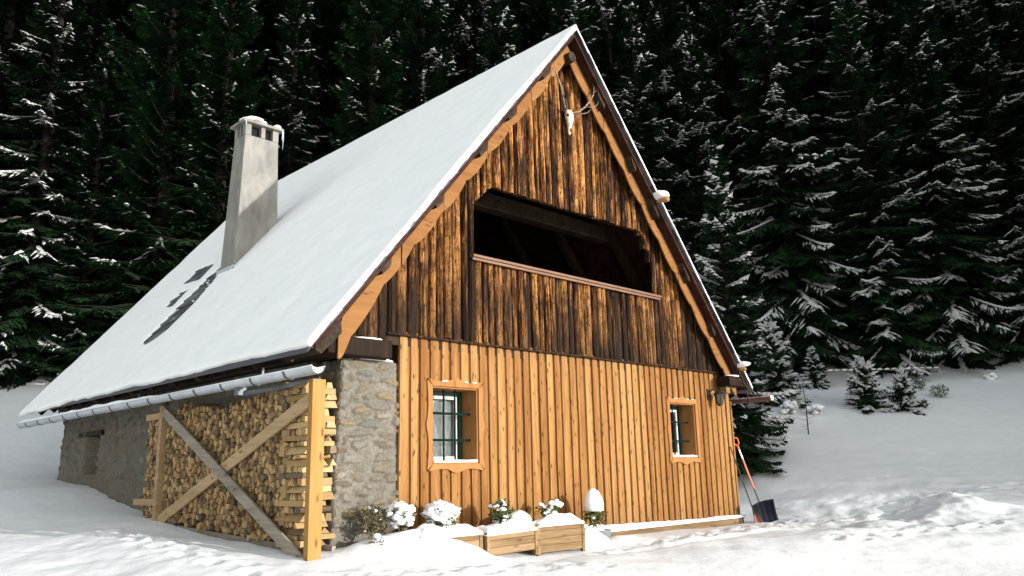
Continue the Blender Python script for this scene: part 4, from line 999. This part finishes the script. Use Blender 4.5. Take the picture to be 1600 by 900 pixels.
# the 300 that show largest become things, the rest one mass
camx, camy = -6.72, -9.04
def show(L): 
    p = L[2][0]; return (L[1]*(1.5 if L[0] == 'y' else 1))/((p[0]-camx)**2+(p[1]-camy)**2)
logs.sort(key=show, reverse=True)
def log_geo(mb, L):
    kind, ar, poly, vec, tint, y = L
    mb.prism(poly, vec, tint)
for L in logs[:300]:
    mb = MB(); c = Vector(L[2][0]); 
    log_geo(mb, (L[0], L[1], [tuple(Vector(p)-c) for p in L[2]], L[3], L[4], L[5])); o = mb.build('firewood_log', M['firewood']); o.location = c
    g = 'split firewood logs stacked in the rack'
    if L[0] == 'y': tag(o, 'split firewood log laid lengthwise in the criss-cross end stack behind the near post', 'log', g)
    elif L[5] == .3: tag(o, 'split firewood log laid crosswise in the criss-cross end stack behind the near post', 'log', g)
    elif L[4][1] > .3: tag(o, 'dark grey split firewood log with its end showing in the stack', 'log', g)
    else: tag(o, 'pale yellow split firewood log with its end showing in the stack', 'log', g)
mb = MB()
for L in logs[300:]: log_geo(mb, L)
tag(mb.build('firewood_stack', M['firewood']), 'tightly stacked split firewood filling the far part of the rack', 'firewood', kind='stuff')

# planters
def planter(x0, x1, y0, y1, ztop, zb0, zb1, label, rows, tilt=0):
    p = empty('planter_box', ((x0+x1)/2, y0, ztop-.2), label, 'planter')
    for k in range(rows):
        mb = MB(); h = .098
        za = ztop-h*(k+1); 
        mb.prism([(x0, y0, za+.004), (x1, y0, za+.004+tilt), (x1, y0, za+h+tilt), (x0, y0, za+h)], (0, .03, 0))
        mb.prism([(x0, y1-.03, za+.004), (x1, y1-.03, za+.004+tilt), (x1, y1-.03, za+h+tilt), (x0, y1-.03, za+h)], (0, .03, 0))
        mb.box((x0, y0+.03, za+.004), (x0+.03, y1-.03, za+h)); mb.box((x1-.03, y0+.03, za+.004+tilt), (x1, y1-.03, za+h+tilt))
        mb.build('plank', M['planter'], p, bevel=.003)
    for (cx_, cy_) in ((x0-.025, y0-.012), (x1-.03, y0-.012)): mb = MB(); mb.box((cx_, cy_, ztop-h*rows-.05), (cx_+.055, cy_+.055, ztop+.012)); mb.build('corner_post', M['planter'], p)
    mb = MB(); nx, ny = 60, 22; V = np.zeros((nx, ny, 3)); U_, W_ = np.meshgrid(np.linspace(0, 1, nx), np.linspace(0, 1, ny), indexing='ij')
    ed = np.minimum(np.minimum(U_, 1-U_)*nx/5, np.minimum(W_, 1-W_)*ny/4); 
    V[..., 0] = x0-.03+(x1-x0+.06)*U_; V[..., 1] = y0-.03+(y1-y0+.05)*W_
    V[..., 2] = ztop-.03+tilt*U_+(.04+.09*sstep(0, 2.2, ed))*(1+.9*fbm(V[..., 0]*3, V[..., 1]*3, 3))
    V[..., 2][ed <= 0] = ztop-.03+tilt*U_[ed <= 0]
    o = grid_mesh('planter_snow', V, M['snow']); o.parent = p; o.matrix_parent_inverse = Matrix.Translation(p.location).inverted()
    return p
planter(-.15, .86, -.70, -.34, -.075, 0, 0, 'leftmost wooden planter box half buried in snow below the window', 3)
planter(.93, 1.86, -.76, -.38, -.10, 0, 0, 'middle wooden planter box of the row, split dark board, rounded snow on top', 3, tilt=.02)
planter(1.93, 2.90, -.74, -.36, -.05, 0, 0, 'rightmost wooden planter box, three boards showing, nearest the snow-capped cone shrub', 4)

def shrub(x, y, z, r, h, n, label, cat='shrub', mat='leaf', capn=3, caps=1.0, seed=1, name='shrub', conic=False, capmode='patch'):
    r_ = random.Random(seed); s = empty(name, (x, y, z), label, cat)
    mb = MB()
    for k in range(7):
        a = r_.uniform(0, 6.28); mb.tube([(x, y, z-.05), (x+r*.4*math.cos(a), y+r*.4*math.sin(a), z+h*.5), (x+r*.7*math.cos(a), y+r*.7*math.sin(a), z+h*.85)], [.008, .006, .003], 5)
    mb.build('stem', M['drybush'], s)
    mb = MB(); pts = []
    for k in range(n):
        while True:
            p = Vector((r_.uniform(-1, 1), r_.uniform(-1, 1), r_.uniform(-1, 1)))
            if .25 < p.length < 1: break
        q = Vector((x+p.x*r, y+p.y*r, z+h*.55+p.z*h*.5)); d = Vector((r_.gauss(0, 1), r_.gauss(0, 1), r_.gauss(.6, 1))).normalized(); e = d.orthogonal().normalized(); L_ = r_.uniform(.035, .07)
        mb.add([q, q+d*L_*.5+e*L_*.3, q+d*L_, q+d*L_*.5-e*L_*.3], [(0, 1, 2, 3)])
        if p.z > .2 or r_.random() < .3: pts.append(q)
    mb.build('foliage', M[mat], s)
    mb = MB()
    for k in range(capn):
        q = r_.choice(pts); rr_ = r_.uniform(.02, .05)*caps; mb.blob(q, (rr_*1.3, rr_*1.2, rr_*.8), k+seed, .3, 9, 6)
    if capmode == 'dome': mb.blob((x, y, z+h*.68), (r*.92, r*.85, h*.36), seed, .42, 22, 14, fr=2.6)
    if capmode == 'cone': 
        ring_loft(mb, [((x, y, z+h*.45), r*.5, r*.5, X_, Y_), ((x, y, z+h*.48), r*.98, r*.98, X_, Y_), ((x, y, z+h*.62), r*1.0, r*1.0, X_, Y_), ((x, y, z+h*.82), r*.80, r*.8, X_, Y_), ((x, y, z+h*.95), r*.48, r*.48, X_, Y_), ((x, y, z+h*1.0), r*.15, r*.15, X_, Y_)], 16)
    mb.build('snow_cap', M['snow'], s, smooth=True)
    return s
shrub(.33, -.50, -.06, .23, .38, 520, 'rounded shrub almost buried under a snow dome below the left window', capn=26, caps=1.2, seed=3, capmode='dome')
shrub(1.36, -.56, -.05, .165, .36, 420, 'green shrub dusted with snow in the middle planter box', capn=26, caps=.7, seed=4)
shrub(2.24, -.55, .02, .10, .20, 130, 'small green plant poking out of snow at the left of the rightmost planter', capn=6, caps=.8, seed=5)
shrub(2.50, -.52, .04, .09, .24, 110, 'small snow-laden plant on the rightmost planter, nearest the cone shrub', capn=14, caps=1.1, seed=6)
cs = shrub(3.42, -.55, -.20, .20, .34, 420, 'green potted shrub wearing a tall egg-shaped snow cap beside the planters', capn=6, caps=.7, seed=7)
mb = MB(); ring_loft(mb, [((3.38, -.57, .07), .04, .04, X_, Y_), ((3.38, -.57, .07), .15, .14, X_, Y_), ((3.38, -.57, .17), .165, .155, X_, Y_), ((3.375, -.57, .27), .145, .135, X_, Y_), ((3.37, -.57, .37), .09, .09, X_, Y_), ((3.365, -.57, .41), .03, .03, X_, Y_)], 18)
mb.build('snow_cone', M['snow'], cs, smooth=True)
mb = MB(); ring_loft(mb, [((3.46, -.60, -.50), .13, .13, X_, Y_), ((3.46, -.60, -.24), .18, .18, X_, Y_), ((3.46, -.60, -.22), .19, .19, X_, Y_), ((3.46, -.60, -.22), .165, .165, X_, Y_), ((3.46, -.60, -.26), .16, .16, X_, Y_)], 20); mb.build('pot', M['pot'], cs, smooth=True)
mb = MB(); mb.blob((3.32, -.62, -.46), (.34, .20, .30), 5, .25); mb.build('pot_snow', M['snow'], cs, smooth=True)
# round snow mound lying on the middle planter
mb = MB(); mb.blob((1.72, -.56, -.01), (.20, .17, .17), 12, .10, 20, 12); tag(mb.build('snow_mound', M['snow'], smooth=True), 'smooth round lump of snow at the right end of the middle planter', 'snow lump')
shrub(-.62, -.28, -.05, .20, .38, 420, 'dry brownish bush at the foot of the stone pillar', mat='drybush', capn=6, caps=.6, seed=8)
shrub(-.22, -.36, -.02, .17, .36, 200, 'small twiggy bush covered in white snow in front of the stone pillar', mat='drybush', capn=80, caps=1.0, seed=9)
shrub(-.75, -.55, -.22, .13, .20, 110, 'low tangle of dry leaves poking from the snow heap near the pillar', mat='drybush', capn=12, caps=.8, seed=10)

# ------------------------------------------------------------------ spruces
def spruce_mesh(seed, H, R, snowiness, dens=1.0, low=.05, droop=1.0, twl=1.0):
    r_ = random.Random(seed); Vc = []; Fc = []; Tc = []; Vs = []; Fs = []
    tr = MB(); tr.tube([(0, 0, -1.0), (0, 0, H*.25), (0, 0, H*.6), (0, 0, H)], [H*.013+.02, H*.011+.01, H*.007, .01], 7)
    def leaf(a, d, n_, L_, w_, tt):
        o = len(Vc); m_ = a+d*(L_*.45)
        Vc.extend([a, m_+n_*w_, a+d*L_, m_-n_*w_]); Fc.append((o, o+1, o+2, o+3)); Tc.extend([(tt, 0, 0)]*4)
    def sblob(c, d, L_, w_, h_):
        o = len(Vs); s_ = d.cross(Vector((0, 0, 1))); 
        if s_.length < .1: s_ = Vector((1, 0, 0))
        s_.normalize(); j1, j2 = r_.uniform(.6, 1.2), r_.uniform(.6, 1.2)
        Vs.extend([c-d*L_*.5, c-d*L_*.1+s_*w_*j1, c+d*L_*.5-Vector((0, 0, .02)), c+d*L_*.05-s_*w_*j2, c+Vector((0, 0, h_))+d*L_*.1*r_.uniform(-1, 1), c-Vector((0, 0, h_*.4))])
        Fs.extend([(o+a_, o+b_, o+4) for a_, b_ in ((0, 3), (3, 2), (2, 1), (1, 0))]+[(o+a_, o+b_, o+5) for a_, b_ in ((3, 0), (2, 3), (1, 2), (0, 1))])
    z = H*low; dz = .33/dens*(H/20)**.5
    up = Vector((0, 0, 1))
    while z < H*.985:
        q = z/H; nb = 5 if q < .8 else 4; a0 = r_.uniform(0, 6.28)
        for k in range(nb):
            az = a0+k*6.283/nb+r_.uniform(-.35, .35); L_ = R*((1-q)**.85)*r_.uniform(.5, 1.15)+.12*H/20
            if q < .10: L_ *= .9+.1*q/.10
            th = -.35*droop*(1-q)+.55*q+r_.uniform(-.12, .12)
            out = Vector((math.cos(az), math.sin(az), 0)); sd = Vector((-math.sin(az), math.cos(az), 0)); zz = z+r_.uniform(-.5, .5)*dz
            sn = 1 if r_.random() < snowiness else (.22 if r_.random() < .14 else 0)
            nseg = 6; prev = None; bend = -.25*droop*L_/3
            P = lambda s: Vector((0, 0, zz))+out*(L_*s*math.cos(th))+up*(L_*s*math.sin(th)+bend*s*s+.16*L_*s**4)
            tr.tube([P(0), P(.5), P(.95)], [.018+.012*L_, .012+.004*L_, .004], 3, cap=False)
            nt_ = max(5, int(L_/.115*dens)); 
            for t_ in range(nt_):
                s = .12+.88*(t_+r_.random()*.6)/nt_; p = P(s); fw = (P(min(s+.05, 1))-P(s-.05)).normalized(); 
                tl = twl*(.62*L_**.6*(1-s)**.7+.13)*r_.uniform(.6, 1.1); 
                for sg in (-1, 1):
                    d = (fw*.75+sd*sg*.85-up*r_.uniform(.15, .6)).normalized(); nrm = d.cross(up).normalized(); tt = r_.random()*(.4+.6*s)
                    wd = (.065+.04*r_.random())*twl
                    leaf(p, d, nrm, tl, wd, tt)
                    if tl > .25:
                        for f_ in (.35, .62):
                            pp = p+d*tl*f_
                            for s2 in (-1, 1):
                                d2 = (d*.8+nrm*s2*.8-up*r_.uniform(0, .5)).normalized(); leaf(pp, d2, d2.cross(up).normalized(), tl*.42*(1.2-f_), .05*twl, tt)
                    else:
                        d2 = (d*.6-up*.8).normalized(); leaf(p, d2, nrm, tl*.7, wd*.8, tt*.6)
                    if sn and s > .35 and r_.random() < .92*sn: sblob(p+d*tl*r_.uniform(.3, .7)+up*.02, d, tl*r_.uniform(.45, .9), .04+.045*r_.random(), .045)
                if sn and s > .25 and r_.random() < 1.1*sn: sblob(p+up*.04, fw, .42*r_.uniform(.7, 1.3), .07+.09*r_.random(), .075)
        z += dz*r_.uniform(.8, 1.15)*(1 if q < .7 else .8)
    for k in range(10): leaf(Vector((0, 0, H-.05*k)), Vector((r_.gauss(0, .3), r_.gauss(0, .3), 1)).normalized(), Vector((1, 0, 0)), .25, .03, .5)
    return tr, (Vc, Fc, Tc), (Vs, Fs)
def spruce_proto(seed, H, R, sn, **kw):
    tr, (Vc, Fc, Tc), (Vs, Fs) = spruce_mesh(seed, H, R, sn, **kw)
    e = empty('spruce_tree', (0, 0, 0))
    t = tr.build('trunk', M['bark'], e)
    m = MB(); m.v = [tuple(v) for v in Vc]; m.f = Fc; m.t = Tc; m.build('crown', M['needles'], e)
    m = MB(); m.v = [tuple(v) for v in Vs]; m.f = Fs; m.t = [(.5, 0, 0)]*len(Vs); m.build('branch_snow', M['branchsnow'], e)
    return e
PROTO = [spruce_proto(111, 19, 3.3, .40, low=.012, droop=1.9, twl=1.15), spruce_proto(112, 23, 2.9, .30, low=.015, droop=1.7), spruce_proto(101, 21, 3.5, .26, low=.015, droop=1.5), spruce_proto(102, 24, 3.9, .17, low=.015, droop=1.3), spruce_proto(103, 18, 3.1, .32, low=.015, droop=1.6), spruce_proto(104, 23, 3.6, .03, low=.02), spruce_proto(105, 25, 4.1, .20, low=.015, droop=1.4)]
used = set()
def place(pi, x, y, s=1.0, rot=0, label=None, group=None, dz=-.15):
    e = PROTO[pi] if isinstance(pi, int) else pi
    if id(e) in used:
        c = e.copy(); COL.objects.link(c)
        for k in list(e.children):
            kc = k.copy(); COL.objects.link(kc); kc.parent = c
        e = c
    else: used.add(id(e))
    e.location = (x, y, gh(x, y)+dz); e.rotation_euler = (RNG.uniform(-.02, .02), RNG.uniform(-.02, .02), rot); e.scale = (s, s, s*RNG.uniform(.95, 1.08))
    tag(e, label, 'tree', group); return e
EDGE = np.array([(-20, 35), (-14, 33), (-8, 28.5), (-2.5, 26), (1.5, 23.8), (6, 20.6), (10.5, 16.8), (15.3, 11.8), (18.8, 7.6), (21.8, 5.0), (24.6, 2.2), (27.3, -.4), (31, -4.2), (36, -9), (40, -15), (42, -22)], float)
seg = np.hypot(*np.diff(EDGE, axis=0).T); cum = np.concatenate([[0], np.cumsum(seg)])
rf = random.Random(33)
def edge_pt(s):
    s = min(max(s, 0), cum[-1]-.01); k = int(np.searchsorted(cum, s, side='right')-1); t = (s-cum[k])/seg[k]
    p = EDGE[k]*(1-t)+EDGE[k+1]*t; d = (EDGE[k+1]-EDGE[k])/seg[k]; nn = np.array([-d[1], d[0]])
    if nn @ np.array([.7, .7]) < 0: nn = -nn
    return p, nn
REG = [(20.3, 'tall dark snow-dusted spruce in the forest left of the cabin'), (40.3, 'tall dark snow-dusted spruce in the forest behind the cabin roof'), (99, 'tall dark snow-dusted spruce in the forest right of the cabin')]
for row in range(13):
    sp = 2.6+.15*row; s = 1.0+rf.uniform(0, 2)
    while s < cum[-1]:
        p, nn = edge_pt(s); off = row*2.9+rf.uniform(-.9, .9)+(rf.uniform(0, 1.0) if row == 0 else 0)
        q = p+nn*off; mid = 20.3 < s < 36.3; pi = rf.choice((3, 5, 5, 1) if mid else ((0, 0, 2, 4, 6) if s < 20.3 else (0, 1, 2, 3, 4, 6, 0))) if row < 2 else rf.choice((0, 2, 5, 1, 6) if s < 20.3 else (3, 5, 5, 1, 6, 5))
        sc_ = rf.uniform(.8, 1.1)*(1.15 if row > 6 else 1)
        if row == 0: sc_ *= rf.choice((.75, .95, 1.0))
        lab = next(l_ for m_, l_ in REG if s < m_ or m_ == 99)
        place(pi, float(q[0]), float(q[1]), sc_, rf.uniform(0, 6.28), lab, 'spruces of the forest behind the clearing')
        s += sp*rf.uniform(.75, 1.3)
# a stand added south-east of the clearing, out of the frame, that shades the right part of the field
for k in range(16):
    a = 21+(k % 7)*3.4+rf.uniform(-1, 1); b = -17-(k//7)*3.6+rf.uniform(-1, 1)
    place(rf.choice((2, 3, 6)), a, b, rf.uniform(.85, 1.05), rf.uniform(0, 6.28), 'tall unseen spruce added to shade the right part of the field', 'unseen spruces added to shade the field')
# young spruces and small growth in the clearing
near_p = spruce_proto(201, 8.6, 1.6, .26, low=.02, dens=1.15, twl=.8)
place(near_p, 12.4, 2.1, 1.0, 1.0, 'tall snow-laden spruce just right of the cabin, branches down to the snow')
yng = spruce_proto(202, 3.0, 1.3, .5, low=.02, dens=1.3, twl=.75, droop=1.6)
place(yng, 17.6, 3.5, 1.0, 0, 'bushy young spruce heavily covered in snow at the forest edge', dz=-.3)
pr = spruce_proto(203, 1.6, .95, .35, low=.02, dens=1.1, twl=.6)
place(pr, 18.6, 1.15, 1.0, 0, 'larger of two small spruces standing together on the snow slope', 'small spruces on the slope', dz=-.1)
place(pr, 18.9, .15, .78, 2.2, 'smaller right hand one of two small spruces together on the snow slope', 'small spruces on the slope', dz=-.1)
place(yng, 16.3, 4.6, .7, 2, 'short young spruce laden with snow near the cabin gutter end')
place(yng, 20.6, 3.6, .5, 4, 'little snow-covered spruce at the foot of the dark trees')
for k in range(20):
    s = 27.3+k*1.02+rf.uniform(-.4, .4); p, nn = edge_pt(s); q = p-nn*rf.uniform(-.2, 1.3)
    if math.hypot(q[0]-18.7, q[1]-.7) < 2.2: continue
    place(yng if k % 2 else pr, float(q[0]), float(q[1]), rf.uniform(.25, .5), rf.uniform(0, 6.28), 'low snowy young spruce among the undergrowth along the foot of the forest', 'young spruces along the foot of the forest', dz=-.25)
# bare sapling
sp_ = empty('bare_sapling', (15.3, 1.5, gh(15.3, 1.5)), 'thin leafless sapling standing alone on the snow slope', 'sapling'); b = Vector(sp_.location)
mb = MB(); mb.tube([b-Vector((0, 0, .1)), b+Vector((.02, 0, .8)), b+Vector((-.02, .02, 1.55))], [.018, .012, .003], 6); mb.build('stem', M['bark'], sp_)
mb = MB()
for k in range(34):
    z = .12+1.35*k/34; a = rf.uniform(0, 6.28); L_ = (.42*(1-z/1.7))*rf.uniform(.6, 1.1); p = b+Vector((0, 0, z)); mb.tube([p, p+Vector((math.cos(a)*L_, math.sin(a)*L_, L_*.15))], [.006, .002], 4)
mb.build('branch', M['bark'], sp_)
for (x, y, rr_, lab) in ((21.6, .6, .26, 'small dark tuft on the snow slope, nearer the dark forest edge'), (20.8, -.3, .30, 'small dark tuft on the open snow slope, lower and further right'), (19.4, -.2, .2, 'low weed tuft just right of the two small spruces')):
    shrub(x, y, gh(x, y)-.05, rr_, rr_*1.5, 420, lab, cat='weed', mat='leaf', capn=2, seed=int(x*10), name='weed_tuft')
for k, (x, y, rr_, lab) in enumerate(((16.6, 2.6, .30, 'snowy shrub on the bank near the bare sapling'), (17.0, 2.0, .22, 'small snow-dotted bush behind the bare sapling'), (24.2, -.9, .16, 'tiny dark weed at the forest edge on the far right'))):
    shrub(x, y, gh(x, y)-.05, rr_, rr_*1.4, 200, lab, cat='shrub', mat='drybush', capn=26, caps=2.0, seed=60+k, name='snowy_bush')
fb = empty('fallen_branch', (20.5, 3.2, gh(20.5, 3.2)+.6), 'long bare fallen branch lying low along the forest edge', 'branch'); b = Vector(fb.location)
mb = MB(); e2 = Vector((23.6, .4, gh(23.6, .4)+.35)); mb.tube([b, b.lerp(e2, .35)+Vector((0, 0, .06)), b.lerp(e2, .7)-Vector((0, 0, .03)), e2], [.03, .026, .018, .01], 7)
for t in (.2, .45, .6, .8): p = b.lerp(e2, t); mb.tube([p, p+Vector((.2, -.25, .25*(-1)**int(t*10)))], [.012, .003], 5)
mb.build('wood', M['greyplank'], fb)
mb = MB()
for k in range(16): mb.blob(b.lerp(e2, .05+.06*k)+Vector((0, 0, .035)), (.10, .10, .03), k, .3, 8, 6)
mb.build('snow', M['snow'], fb, smooth=True)
